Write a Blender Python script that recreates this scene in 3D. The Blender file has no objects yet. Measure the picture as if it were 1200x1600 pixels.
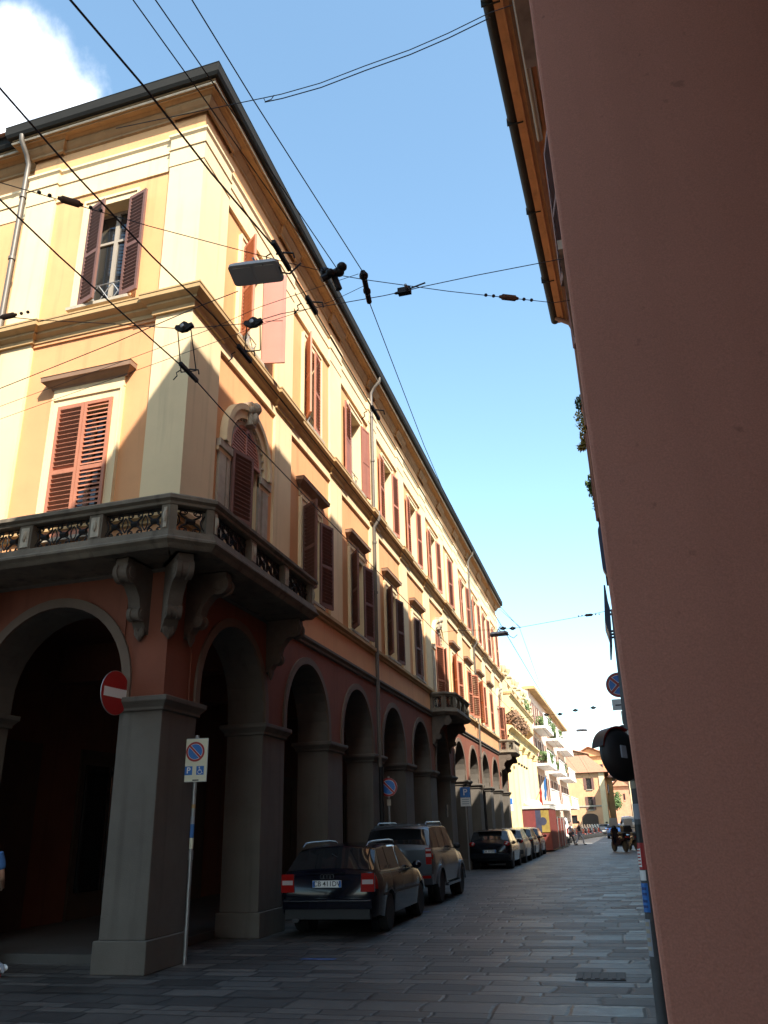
import bpy, math, random
from math import sin, cos, pi, radians, sqrt, atan2
from mathutils import Vector, Matrix
random.seed(7)
C = bpy.context.scene.collection
scene = bpy.context.scene

# ------------------------------------------------------------------ camera frame (also used to measure positions)
PX, PY, FOC, CAMZ = 600.0, 800.0, 1247.0, 1.6
def _iv(u, v): return Vector((u-PX, v-PY, FOC))
_Y = _iv(965, 1285).normalized()
_Z = _iv(508, -2340); _Z = (_Z-_Y*_Z.dot(_Y)).normalized()
_X = _Y.cross(_Z)
def ray(u, v):
    d = _iv(u, v); return Vector((_X.dot(d), _Y.dot(d), _Z.dot(d))).normalized()
CAM = Vector((0, 0, CAMZ))
def atz(u, v, z): r = ray(u, v); return CAM+r*((z-CAMZ)/r.z)
def aty(u, v, y): r = ray(u, v); return CAM+r*(y/r.y)
def atx(u, v, x): r = ray(u, v); return CAM+r*(x/r.x)

# ------------------------------------------------------------------ materials
MATS = {}
def nodes_of(name):
    m = bpy.data.materials.new(name); m.use_nodes = True
    nt = m.node_tree; b = nt.nodes['Principled BSDF']; return m, nt, b
def N(nt, t, **kw):
    n = nt.nodes.new(t)
    for k, v in kw.items(): setattr(n, k, v)
    return n
def mat(name, col, rough=0.8, metal=0.0, var=0.0, scale=3.0, bump=0.0, bscale=60.0, streak=0.0, spec=0.5, coat=0.0, emit=0.0):
    m, nt, b = nodes_of(name)
    b.inputs['Roughness'].default_value = rough; b.inputs['Metallic'].default_value = metal
    b.inputs['Specular IOR Level'].default_value = spec
    b.inputs['Coat Weight'].default_value = coat; b.inputs['Coat Roughness'].default_value = 0.03
    b.inputs['Base Color'].default_value = (*col, 1)
    L = nt.links.new
    if var or bump or streak:
        tc = N(nt, 'ShaderNodeTexCoord')
    if var:
        no = N(nt, 'ShaderNodeTexNoise'); no.inputs['Scale'].default_value = scale; no.inputs['Detail'].default_value = 8; no.inputs['Roughness'].default_value = 0.62
        L(tc.outputs['Object'], no.inputs['Vector'])
        mr = N(nt, 'ShaderNodeMapRange'); mr.inputs[1].default_value = 0.25; mr.inputs[2].default_value = 0.75; mr.inputs[3].default_value = 1-var; mr.inputs[4].default_value = 1+var
        L(no.outputs['Fac'], mr.inputs[0])
        val = mr.outputs[0]
        if streak:
            mp = N(nt, 'ShaderNodeMapping'); mp.inputs['Scale'].default_value = (2.6, 2.6, 0.16); L(tc.outputs['Object'], mp.inputs[0])
            n2 = N(nt, 'ShaderNodeTexNoise'); n2.inputs['Scale'].default_value = 2.2; n2.inputs['Detail'].default_value = 6; L(mp.outputs[0], n2.inputs['Vector'])
            m2 = N(nt, 'ShaderNodeMapRange'); m2.inputs[1].default_value = 0.54; m2.inputs[2].default_value = 0.72; m2.inputs[3].default_value = 1.0; m2.inputs[4].default_value = 1-streak
            L(n2.outputs['Fac'], m2.inputs[0])
            mm = N(nt, 'ShaderNodeMath', operation='MULTIPLY'); L(val, mm.inputs[0]); L(m2.outputs[0], mm.inputs[1]); val = mm.outputs[0]
        hs = N(nt, 'ShaderNodeMix', data_type='RGBA', blend_type='MULTIPLY'); hs.inputs[0].default_value = 1.0
        hs.inputs[6].default_value = (*col, 1)
        cb = N(nt, 'ShaderNodeCombineColor'); L(val, cb.inputs[0]); L(val, cb.inputs[1]); L(val, cb.inputs[2])
        L(cb.outputs[0], hs.inputs[7]); L(hs.outputs[2], b.inputs['Base Color'])
    if bump:
        nb = N(nt, 'ShaderNodeTexNoise'); nb.inputs['Scale'].default_value = bscale; nb.inputs['Detail'].default_value = 5
        L(tc.outputs['Object'], nb.inputs['Vector'])
        bp = N(nt, 'ShaderNodeBump'); bp.inputs['Strength'].default_value = bump; bp.inputs['Distance'].default_value = 0.02
        L(nb.outputs['Fac'], bp.inputs['Height']); L(bp.outputs[0], b.inputs['Normal'])
    if emit:
        b.inputs['Emission Color'].default_value = (*col, 1); b.inputs['Emission Strength'].default_value = emit
    MATS[name] = m; return m

M_peach = mat('plaster_peach', (.66, .325, .148), .9, var=.10, scale=.9, bump=.12, streak=.16)
M_yell = mat('plaster_yellow', (.67, .35, .155), .9, var=.10, scale=.9, bump=.12, streak=.14)
M_cream = mat('plaster_cream', (.74, .57, .34), .9, var=.08, scale=1.0, bump=.10, streak=.14)
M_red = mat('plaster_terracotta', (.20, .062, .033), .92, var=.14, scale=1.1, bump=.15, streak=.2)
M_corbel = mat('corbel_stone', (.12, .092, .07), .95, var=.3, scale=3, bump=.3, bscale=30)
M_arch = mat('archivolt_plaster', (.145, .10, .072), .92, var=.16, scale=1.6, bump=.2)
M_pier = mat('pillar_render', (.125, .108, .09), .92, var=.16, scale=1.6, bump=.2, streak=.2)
M_corn = mat('cornice_ochre', (.46, .30, .14), .9, var=.14, scale=1.4, bump=.1, streak=.15)
M_stone = mat('weathered_stone', (.16, .13, .095), .95, var=.35, scale=2.2, bump=.35, bscale=30, streak=.45)
M_stone_l = mat('pale_stone', (.40, .345, .265), .95, var=.28, scale=3, bump=.3, bscale=30, streak=.3)
M_shut = mat('shutter_paint', (.42, .16, .092), .62, var=.12, scale=4, bump=.06, streak=.12)
M_shut_b = mat('shutter_paint_faded', (.42, .17, .105), .7, var=.16, scale=4, bump=.06, streak=.25)
M_shut_c = mat('shutter_paint_dull', (.31, .115, .072), .65, var=.14, scale=4, bump=.06, streak=.2)
M_shut_d = mat('shutter_brown', (.16, .075, .058), .62, var=.15, scale=4, bump=.06)  # brown of other houses; on the palazzo it darkens leaves in shade
M_pink = mat('shutter_pink', (.44, .18, .13), .42, var=.06, scale=4)
M_glass = mat('window_glass', (.018, .02, .022), .04, spec=.7)
M_sash = mat('sash_paint', (.33, .29, .24), .6, var=.08)
M_curt = mat('curtain', (.7, .69, .66), .9, var=.06)
M_gut = mat('gutter_metal', (.016, .015, .013), .8, spec=.2, metal=0, var=.2, scale=3)
M_pipe = mat('downpipe_metal', (.13, .11, .09), .5, metal=.25, var=.12)
M_tile = mat('roof_tile', (.36, .17, .10), .9, var=.3, scale=6, bump=.6, bscale=10)
M_iron = mat('black_iron', (.022, .02, .02), .55, metal=.5)
M_dark = mat('dark_wood', (.055, .032, .02), .7, var=.2)
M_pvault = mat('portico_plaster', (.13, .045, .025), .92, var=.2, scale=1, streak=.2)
M_floor = mat('portico_floor', (.07, .065, .06), .6, var=.2, scale=2, bump=.1)
M_pinkwall = mat('salmon_plaster', (.56, .265, .20), .93, var=.07, scale=1.7, bump=.16, bscale=170, streak=.05)
M_wallB = mat('facade_umber', (.13, .10, .08), .92, var=.15, scale=1.1, streak=.15)
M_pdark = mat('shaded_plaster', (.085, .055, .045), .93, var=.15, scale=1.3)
M_hood = mat('hood_stone', (.25, .15, .095), .9, var=.18, scale=2.5, bump=.15)
M_undr = mat('soffit_shade_brown', (.30, .175, .08), .9, var=.16, scale=2, bump=.1, streak=.2)  # soffit brown, also paints the eave's shade on the cornice
M_soff = mat('eave_planks', (.36, .19, .085), .8, var=.2, scale=3, streak=.2)
M_beam = mat('eave_beam', (.13, .07, .045), .8, var=.25, scale=5)
M_galv = mat('galvanised_steel', (.36, .36, .36), .45, metal=.7, var=.12, scale=8)
M_white = mat('white_paint', (.78, .77, .74), .5)
M_signred = mat('sign_red', (.36, .018, .018), .4)
M_signblue = mat('sign_blue', (.02, .15, .48), .4)
M_signyel = mat('sign_cream', (.72, .70, .52), .5)
M_black = mat('black_plastic', (.015, .015, .016), .5)
M_rubber = mat('tyre_rubber', (.02, .02, .021), .85)
M_rim = mat('alloy_rim', (.16, .165, .17), .4, metal=.6)
M_wire = mat('wire_sheath', (.02, .018, .022), .6)
M_lampgrey = mat('lamp_grey', (.6, .6, .57), .5, metal=.2)
M_lampglass = mat('lamp_glass', (.62, .60, .55), .2)
M_tail = mat('tail_light_red', (.30, .010, .008), .15, coat=.6)
M_tailw = mat('tail_light_clear', (.5, .42, .40), .2, coat=.6)
M_plate = mat('plate_white', (.75, .75, .72), .4)
M_chrome = mat('chrome', (.30, .31, .33), .25, metal=1)
M_skin = mat('skin', (.50, .29, .20), .6)
M_hair = mat('hair', (.03, .02, .015), .7)
M_cblue = mat('cloth_blue', (.06, .17, .42), .9)
M_cgrey = mat('cloth_grey', (.32, .34, .38), .9)
M_cdark = mat('cloth_dark', (.04, .04, .05), .9)
M_leaf = mat('leaf_green', (.07, .115, .03), .6, var=.5, scale=9)
M_leafb = mat('leaf_dry', (.20, .11, .06), .7, var=.5, scale=9)
M_leafy = mat('leaf_yellow', (.30, .24, .05), .6, var=.5, scale=9)
M_redfence = mat('red_mesh', (.24, .05, .035), .7, var=.25, scale=6, bump=.3, bscale=20)
M_redpanel = mat('red_panel', (.15, .03, .024), .6, var=.2, scale=3)
M_ybld = mat('facade_yellow', (.76, .60, .30), .9, var=.07, scale=1, streak=.08)
M_house = mat('facade_orange', (.66, .36, .19), .9, var=.12, scale=.8, streak=.15)
M_apt = mat('facade_pinkwhite', (.70, .50, .38), .9, var=.1, scale=1)
M_brickfar = mat('facade_brick', (.45, .24, .15), .95, var=.25, scale=1.5, bump=.3)

def plaster_specks(m):
    nt = m.node_tree; L = nt.links.new; b = nt.nodes['Principled BSDF']; src = b.inputs['Base Color'].links[0].from_socket
    tc = N(nt, 'ShaderNodeTexCoord'); no = N(nt, 'ShaderNodeTexNoise'); no.inputs['Scale'].default_value = 26; no.inputs['Detail'].default_value = 3; L(tc.outputs['Object'], no.inputs['Vector'])
    mr = N(nt, 'ShaderNodeMapRange'); mr.inputs[1].default_value = .70; mr.inputs[2].default_value = .78; mr.inputs[3].default_value = 1; mr.inputs[4].default_value = .72; L(no.outputs['Fac'], mr.inputs[0])
    n2 = N(nt, 'ShaderNodeTexNoise'); n2.inputs['Scale'].default_value = 320; n2.inputs['Detail'].default_value = 2; L(tc.outputs['Object'], n2.inputs['Vector'])
    m2 = N(nt, 'ShaderNodeMapRange'); m2.inputs[1].default_value = .3; m2.inputs[2].default_value = .7; m2.inputs[3].default_value = .90; m2.inputs[4].default_value = 1.10; L(n2.outputs['Fac'], m2.inputs[0])
    mu = N(nt, 'ShaderNodeMath', operation='MULTIPLY'); L(mr.outputs[0], mu.inputs[0]); L(m2.outputs[0], mu.inputs[1])
    cb = N(nt, 'ShaderNodeCombineColor')
    for k in range(3): L(mu.outputs[0], cb.inputs[k])
    mx = N(nt, 'ShaderNodeMix', data_type='RGBA', blend_type='MULTIPLY'); mx.inputs[0].default_value = 1; L(src, mx.inputs[6]); L(cb.outputs[0], mx.inputs[7]); L(mx.outputs[2], b.inputs['Base Color'])
plaster_specks(M_pinkwall); plaster_specks(M_pier)

def road_material():
    m, nt, b = nodes_of('stone_slabs'); L = nt.links.new
    tc = N(nt, 'ShaderNodeTexCoord'); sp = N(nt, 'ShaderNodeSeparateXYZ'); L(tc.outputs['Object'], sp.inputs[0])
    def math(op, a, bb=None):
        n = N(nt, 'ShaderNodeMath', operation=op)
        for i, x in enumerate((a, bb)):
            if x is None: continue
            if isinstance(x, (int, float)): n.inputs[i].default_value = x
            else: L(x, n.inputs[i])
        return n.outputs[0]
    # wobble the rows a little so that courses differ in depth
    nz = N(nt, 'ShaderNodeTexNoise'); nz.noise_dimensions = '1D'; nz.inputs['Scale'].default_value = .9; L(sp.outputs['Y'], nz.inputs['W'])
    nd = N(nt, 'ShaderNodeTexNoise'); nd.inputs['Scale'].default_value = 2.6; nd.inputs['Detail'].default_value = 4; L(tc.outputs['Object'], nd.inputs['Vector'])
    yy = math('ADD', math('ADD', sp.outputs['Y'], math('MULTIPLY', nz.outputs['Fac'], .7)), math('MULTIPLY', nd.outputs['Fac'], .10))
    yr = math('DIVIDE', yy, .31); row = math('FLOOR', yr); fy = math('FRACT', yr)
    w1 = N(nt, 'ShaderNodeTexWhiteNoise'); w1.noise_dimensions = '1D'; L(row, w1.inputs['W'])
    xr = math('ADD', math('DIVIDE', math('ADD', sp.outputs['X'], math('MULTIPLY', nd.outputs['Fac'], .14)), math('ADD', math('MULTIPLY', w1.outputs['Value'], .5), .45)), math('MULTIPLY', w1.outputs['Value'], 37.3))
    col = math('FLOOR', xr); fx = math('FRACT', xr)
    cv = N(nt, 'ShaderNodeCombineXYZ'); L(row, cv.inputs[0]); L(col, cv.inputs[1])
    w2 = N(nt, 'ShaderNodeTexWhiteNoise'); w2.noise_dimensions = '2D'; L(cv.outputs[0], w2.inputs['Vector'])
    ex = math('MULTIPLY', math('MINIMUM', fx, math('SUBTRACT', 1.0, fx)), .7)
    ey = math('MULTIPLY', math('MINIMUM', fy, math('SUBTRACT', 1.0, fy)), .31)
    e = math('MINIMUM', ex, ey)
    jm = N(nt, 'ShaderNodeMapRange'); jm.inputs[1].default_value = .003; jm.inputs[2].default_value = .034; L(e, jm.inputs[0])
    cr = N(nt, 'ShaderNodeValToRGB'); L(w2.outputs['Value'], cr.inputs[0])
    els = cr.color_ramp.elements; els[0].color = (.046, .042, .038, 1); els[1].color = (.125, .110, .094, 1)
    x = els.new(.35); x.color = (.064, .059, .053, 1); x = els.new(.7); x.color = (.088, .080, .071, 1)
    ns = N(nt, 'ShaderNodeTexNoise'); ns.inputs['Scale'].default_value = 9; ns.inputs['Detail'].default_value = 8; ns.inputs['Roughness'].default_value = .7; L(tc.outputs['Object'], ns.inputs['Vector'])
    nl = N(nt, 'ShaderNodeTexNoise'); nl.inputs['Scale'].default_value = .6; nl.inputs['Detail'].default_value = 5; L(tc.outputs['Object'], nl.inputs['Vector'])
    k = math('MULTIPLY', math('ADD', math('MULTIPLY', ns.outputs['Fac'], 1.3), .32), math('ADD', math('MULTIPLY', nl.outputs['Fac'], 1.3), .32))
    k = math('MULTIPLY', k, math('ADD', math('MULTIPLY', jm.outputs[0], .75), .25))
    cc = N(nt, 'ShaderNodeCombineColor'); L(k, cc.inputs[0]); L(k, cc.inputs[1]); L(k, cc.inputs[2])
    mx = N(nt, 'ShaderNodeMix', data_type='RGBA', blend_type='MULTIPLY'); mx.inputs[0].default_value = 1; L(cr.outputs[0], mx.inputs[6]); L(cc.outputs[0], mx.inputs[7])
    L(mx.outputs[2], b.inputs['Base Color'])
    r = math('ADD', math('ADD', math('MULTIPLY', w2.outputs['Color'], .20), .32), math('MULTIPLY', ns.outputs['Fac'], .25))
    L(r, b.inputs['Roughness'])
    h = math('ADD', math('ADD', math('MULTIPLY', jm.outputs[0], .6), math('MULTIPLY', ns.outputs['Fac'], .35)), math('MULTIPLY', w2.outputs['Value'], .5))
    bp = N(nt, 'ShaderNodeBump'); bp.inputs['Strength'].default_value = .55; bp.inputs['Distance'].default_value = .018; L(h, bp.inputs['Height']); L(bp.outputs[0], b.inputs['Normal'])
    MATS['road'] = m; return m
M_road = road_material()

# ------------------------------------------------------------------ mesh helpers
ZV = Vector((0, 0, 1))
class Fr:                                                           # a facade frame: along, up, out
    def __init__(s, o, u, n): s.o = Vector(o); s.u = Vector(u).normalized(); s.n = Vector(n).normalized()
    def p(s, a, z, o=0.0): return s.o+s.u*a+s.n*o+ZV*z
WORLD = Fr((0, 0, 0), (1, 0, 0), (0, 1, 0))                          # a = x, z = z, o = y
class MB:
    def __init__(s): s.v = []; s.f = []; s.m = []; s.mats = []; s.open = set()
    def mi(s, m):
        if m not in s.mats: s.mats.append(m)
        return s.mats.index(m)
    def face(s, pts, m):
        i = len(s.v); s.v += [tuple(p) for p in pts]; s.open.add(len(s.f)); s.f.append(tuple(range(i, i+len(pts)))); s.m.append(s.mi(m))
    def facing(s, pts, m, n):                                       # open face whose normal follows n
        a = (Vector(pts[1])-Vector(pts[0])).cross(Vector(pts[2])-Vector(pts[1]))
        s.face(pts if a.dot(n) > 0 else pts[::-1], m)
    def mesh(s, vs, fs, m, open_=False):
        if open_: s.open.update(range(len(s.f), len(s.f)+len(fs)))
        i = len(s.v); s.v += [tuple(p) for p in vs]; k = s.mi(m)
        for f in fs: s.f.append(tuple(i+j for j in f)); s.m.append(k)
    def box(s, F, a0, a1, z0, z1, o0, o1, m):
        p = [F.p(a, z, o) for z in (z0, z1) for o in (o0, o1) for a in (a0, a1)]
        s.mesh(p, [(0, 1, 3, 2), (4, 6, 7, 5), (0, 4, 5, 1), (2, 3, 7, 6), (0, 2, 6, 4), (1, 5, 7, 3)], m)
    def prism(s, poly, d, m):                                       # poly: 3-D points, d: extrusion vector
        n = len(poly); d = Vector(d)
        vs = [Vector(p) for p in poly]+[Vector(p)+d for p in poly]
        s.mesh(vs, [tuple(range(n)), tuple(range(2*n-1, n-1, -1))]+[(i, i+n, (i+1) % n+n, (i+1) % n) for i in range(n)], m)
    def tube(s, pts, r, m, n=6, cap=True, r2=None):
        pts = [Vector(p) for p in pts]; rings = []; L = len(pts)
        ref = None
        for i, p in enumerate(pts):
            t = (pts[min(i+1, L-1)]-pts[max(i-1, 0)]).normalized()
            if ref is None or abs(ref.dot(t)) > .95: ref = ZV if abs(t.z) < .9 else Vector((1, 0, 0))
            a = t.cross(ref).normalized(); b2 = a.cross(t)
            ref = b2 if L > 2 else ref
            rr = r if r2 is None else r+(r2-r)*i/(L-1)
            rings.append([p+(a*cos(2*pi*k/n)+b2*sin(2*pi*k/n))*rr for k in range(n)])
        vs = [q for R_ in rings for q in R_]
        fs = [(i*n+k, i*n+(k+1) % n, (i+1)*n+(k+1) % n, (i+1)*n+k) for i in range(L-1) for k in range(n)]
        if cap: fs += [tuple(range(n-1, -1, -1)), tuple((L-1)*n+k for k in range(n))]
        s.mesh(vs, fs, m)
    def lathe(s, prof, c, ax, m, n=20):                             # prof: (radius, along) ; ax: axis
        ax = Vector(ax).normalized(); a = ax.orthogonal().normalized(); b2 = ax.cross(a); c = Vector(c)
        vs = [c+ax*h+(a*cos(2*pi*k/n)+b2*sin(2*pi*k/n))*r for r, h in prof for k in range(n)]
        L = len(prof)
        fs = [(i*n+k, i*n+(k+1) % n, (i+1)*n+(k+1) % n, (i+1)*n+k) for i in range(L-1) for k in range(n)]
        fs += [tuple(range(n-1, -1, -1)), tuple((L-1)*n+k for k in range(n))]
        s.mesh(vs, fs, m)
    def ell(s, c, rx, ry, rz, m, nu=12, nv=8):
        c = Vector(c); vs = []; fs = []
        for j in range(nv+1):
            t = pi*j/nv
            for i in range(nu): vs.append(c+Vector((rx*sin(t)*cos(2*pi*i/nu), ry*sin(t)*sin(2*pi*i/nu), rz*cos(t))))
        for j in range(nv):
            for i in range(nu): fs.append((j*nu+i, j*nu+(i+1) % nu, (j+1)*nu+(i+1) % nu, (j+1)*nu+i))
        s.mesh(vs, fs, m)
    def build(s, name, parent=None, smooth=None, label=None, bevel=0):
        me = bpy.data.meshes.new(name); me.from_pydata(s.v, [], s.f)
        for m in s.mats: me.materials.append(m)
        me.polygons.foreach_set('material_index', s.m)
        import bmesh
        bm = bmesh.new(); bm.from_mesh(me); bm.faces.ensure_lookup_table()
        cl = [f for f in bm.faces if f.index not in s.open]
        if cl: bmesh.ops.recalc_face_normals(bm, faces=cl)
        if smooth is not None or bevel: bmesh.ops.remove_doubles(bm, verts=bm.verts, dist=1e-5)
        bm.to_mesh(me); bm.free()
        if smooth is not None:
            me.polygons.foreach_set('use_smooth', [True]*len(me.polygons)); me.set_sharp_from_angle(angle=radians(smooth))
        o = bpy.data.objects.new(name, me); C.objects.link(o)
        if bevel:
            bv = o.modifiers.new('bevel', 'BEVEL'); bv.width = bevel; bv.segments = 2; bv.limit_method = 'ANGLE'
        if parent: put(o, parent)
        if label: o['label'] = label
        return o
def put(o, parent):                                                 # parent, keeping the world-space mesh where it is
    o.parent = parent; o.matrix_parent_inverse = parent_world(parent).inverted()
def parent_world(o):
    return (parent_world(o.parent) @ o.matrix_parent_inverse @ o.matrix_basis) if o.parent else o.matrix_basis.copy()
def thing(name, label, cat, loc=(0, 0, 0), rotz=0.0, group=None):
    o = bpy.data.objects.new(name, None); C.objects.link(o); o.empty_display_size = .2
    o.location = loc; o.rotation_euler = (0, 0, rotz); return tag(o, label, cat, group)
def tag(o, label, cat, group=None):
    o['label'] = label; o['category'] = cat
    if group: o['group'] = group
    return o
def local(o, parent):                                               # child whose mesh is already in the parent's local space
    o.parent = parent; return o
def copy_tree(o, parent=None, loc=None, rotz=None, label=None):
    c = o.copy(); C.objects.link(c)
    if parent: c.parent = parent
    if loc is not None: c.location = loc
    if rotz is not None: c.rotation_euler = (0, 0, rotz)
    if label: c['label'] = label
    for ch in list(o.children): copy_tree(ch, c)
    return c
def text_mesh(txt, size, mname, mx, extrude=.002, bold=0.0):
    cu = bpy.data.curves.new('lettering', 'FONT'); cu.body = txt; cu.size = size; cu.align_x = 'CENTER'; cu.align_y = 'CENTER'; cu.extrude = extrude; cu.offset = bold
    ob = bpy.data.objects.new('tmp', cu); C.objects.link(ob)
    me = bpy.data.meshes.new_from_object(ob.evaluated_get(bpy.context.evaluated_depsgraph_get())); bpy.data.objects.remove(ob)
    me.transform(mx); me.materials.clear(); me.materials.append(mname)
    o = bpy.data.objects.new('lettering', me); C.objects.link(o); return o
def basis(o, x, y):                                                  # matrix with given x and y axes
    x = Vector(x).normalized(); y = Vector(y).normalized(); z = x.cross(y)
    return Matrix(((x.x, y.x, z.x, o[0]), (x.y, y.y, z.y, o[1]), (x.z, y.z, z.z, o[2]), (0, 0, 0, 1)))
def structure(o): o['kind'] = 'structure'; return o

def sweep(mb, path, prof, m, cap=True):                              # path: plan points, outward to the right of travel
    n = len(path); P = [Vector((p[0], p[1])) for p in path]; offs = []
    for i in range(n):
        d0 = (P[i]-P[i-1]).normalized() if i else None
        d1 = (P[i+1]-P[i]).normalized() if i < n-1 else None
        n0 = Vector((d0.y, -d0.x)) if d0 else None; n1 = Vector((d1.y, -d1.x)) if d1 else None
        if n0 is None: o = n1
        elif n1 is None: o = n0
        else: o = (n0+n1)/(1+n0.dot(n1))
        offs.append(o)
    k = len(prof); vs = []
    for i in range(n):
        for (o, z) in prof: q = P[i]+offs[i]*o; vs.append((q.x, q.y, z))
    fs = [(i*k+j, (i+1)*k+j, (i+1)*k+j+1, i*k+j+1) for i in range(n-1) for j in range(k-1)]
    if cap: fs += [tuple(range(k)), tuple((n-1)*k+j for j in range(k-1, -1, -1))]
    mb.mesh(vs, fs, m)

def wall_holes(mb, F, s0, s1, z0, z1, holes, m, o=0.0, depth=.3, mrev=None):
    ss = sorted({s0, s1, *[h[0] for h in holes], *[h[1] for h in holes]}); zz = sorted({z0, z1, *[h[2] for h in holes], *[h[3] for h in holes]})
    ss = [s for s in ss if s0 <= s <= s1]; zz = [z for z in zz if z0 <= z <= z1]
    for a, b in zip(ss, ss[1:]):
        for c, d in zip(zz, zz[1:]):
            cs, cz = (a+b)/2, (c+d)/2
            if any(h[0] < cs < h[1] and h[2] < cz < h[3] for h in holes): continue
            mb.facing([F.p(a, c, o), F.p(b, c, o), F.p(b, d, o), F.p(a, d, o)], m, F.n)
    for (a, b, c, d) in holes:
        r = mrev or m
        for q in ([(a, c), (a, d)], [(b, d), (b, c)], [(a, d), (b, d)], [(b, c), (a, c)]):
            mb.face([F.p(q[0][0], q[0][1], o), F.p(q[1][0], q[1][1], o), F.p(q[1][0], q[1][1], o-depth), F.p(q[0][0], q[0][1], o-depth)], r)

def arcade(mb, F, s0, s1, zb, zt, opens, spring, m, thick, msoff, nseg=18):
    """wall strip zb..zt with round-headed openings (centre, radius), open below; both faces and the arch soffits"""
    for o in (0.0, -thick):
        cur = s0
        for (c, r) in opens:
            mb.facing([F.p(cur, zb, o), F.p(c-r, zb, o), F.p(c-r, zt, o), F.p(cur, zt, o)], m, F.n if o == 0 else -F.n)
            pts = [(c-r, zb)]+[(c-r*cos(pi*k/nseg), spring+r*sin(pi*k/nseg)) for k in range(nseg+1)]+[(c+r, zb)]
            for p, q in zip(pts, pts[1:]):
                if abs(p[0]-q[0]) < 1e-6: continue
                mb.facing([F.p(p[0], p[1], o), F.p(q[0], q[1], o), F.p(q[0], zt, o), F.p(p[0], zt, o)], m, F.n if o == 0 else -F.n)
            if o == 0.0:
                for p, q in zip(pts, pts[1:]):
                    mb.facing([F.p(p[0], p[1], 0), F.p(q[0], q[1], 0), F.p(q[0], q[1], -thick), F.p(p[0], p[1], -thick)], msoff, F.p(c, spring-.3, 0)-F.p(p[0], p[1], 0))
            cur = c+r
        mb.facing([F.p(cur, zb, o), F.p(s1, zb, o), F.p(s1, zt, o), F.p(cur, zt, o)], m, F.n if o == 0 else -F.n)
def archivolt(mb, F, c, r, spring, zb, w, proud, m, nseg=24):
    pi_ = [(c-r, zb)]+[(c-r*cos(pi*k/nseg), spring+r*sin(pi*k/nseg)) for k in range(nseg+1)]+[(c+r, zb)]
    R = r+w
    po = [(c-R, zb)]+[(c-R*cos(pi*k/nseg), spring+R*sin(pi*k/nseg)) for k in range(nseg+1)]+[(c+R, zb)]
    for a, b, d, e in zip(pi_, pi_[1:], po, po[1:]):
        mb.facing([F.p(*a, proud), F.p(*b, proud), F.p(*e, proud), F.p(*d, proud)], m, F.n)
        mb.facing([F.p(*d, proud), F.p(*e, proud), F.p(*e, 0), F.p(*d, 0)], m, F.p(*d, 0)-F.p(c, spring-.4, 0))
        mb.facing([F.p(*a, proud), F.p(*b, proud), F.p(*b, -.02), F.p(*a, -.02)], m, F.p(c, spring-.4, 0)-F.p(*a, 0))

# ------------------------------------------------------------------ ground
mb = MB(); mb.face([(-400, -300, 0), (400, -300, 0), (400, 1800, 0), (-400, 1800, 0)], M_road)
structure(mb.build('street_ground'))

# ================================================================== THE LEFT PALAZZO
XF = -5.9; Y0 = 10.1; ANG = radians(2)
FS = Fr((XF, Y0, 0), (0, 1, 0), (1, 0, 0))                            # street facade
FD = Fr((XF, Y0, 0), (-cos(ANG), sin(ANG), 0), (-sin(ANG), -cos(ANG), 0))   # side facade
FD2 = Fr(FD.p(0, 0, -.18), FD.u, FD.n)                                # set-back stretch of the side facade
PITCH, RAD, NB = 3.53, 1.25, 11
SC = [2.25+PITCH*i for i in range(NB)]
LEN = SC[-1]+RAD+.95
DSC, DEND, DFAR = 1.92, 3.85, 13.0
pal = thing('palazzo', 'long arcaded palazzo in peach and cream plaster filling the left of the street', 'building', (XF, Y0, 0))
SPR, WB = 3.62, 3.42
# --- arcade wall
mb = MB()
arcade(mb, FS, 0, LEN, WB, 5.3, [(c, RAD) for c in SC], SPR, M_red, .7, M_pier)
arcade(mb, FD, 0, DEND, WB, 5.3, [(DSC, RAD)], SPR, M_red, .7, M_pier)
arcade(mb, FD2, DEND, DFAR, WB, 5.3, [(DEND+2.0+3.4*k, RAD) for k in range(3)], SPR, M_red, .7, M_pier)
mb.build('arcade_wall', pal)
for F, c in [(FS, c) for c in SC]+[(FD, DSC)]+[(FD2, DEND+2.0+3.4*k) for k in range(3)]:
    mb = MB(); archivolt(mb, F, c, RAD, SPR, WB, .14, .04, M_arch); mb.build('archivolt', pal)
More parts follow.
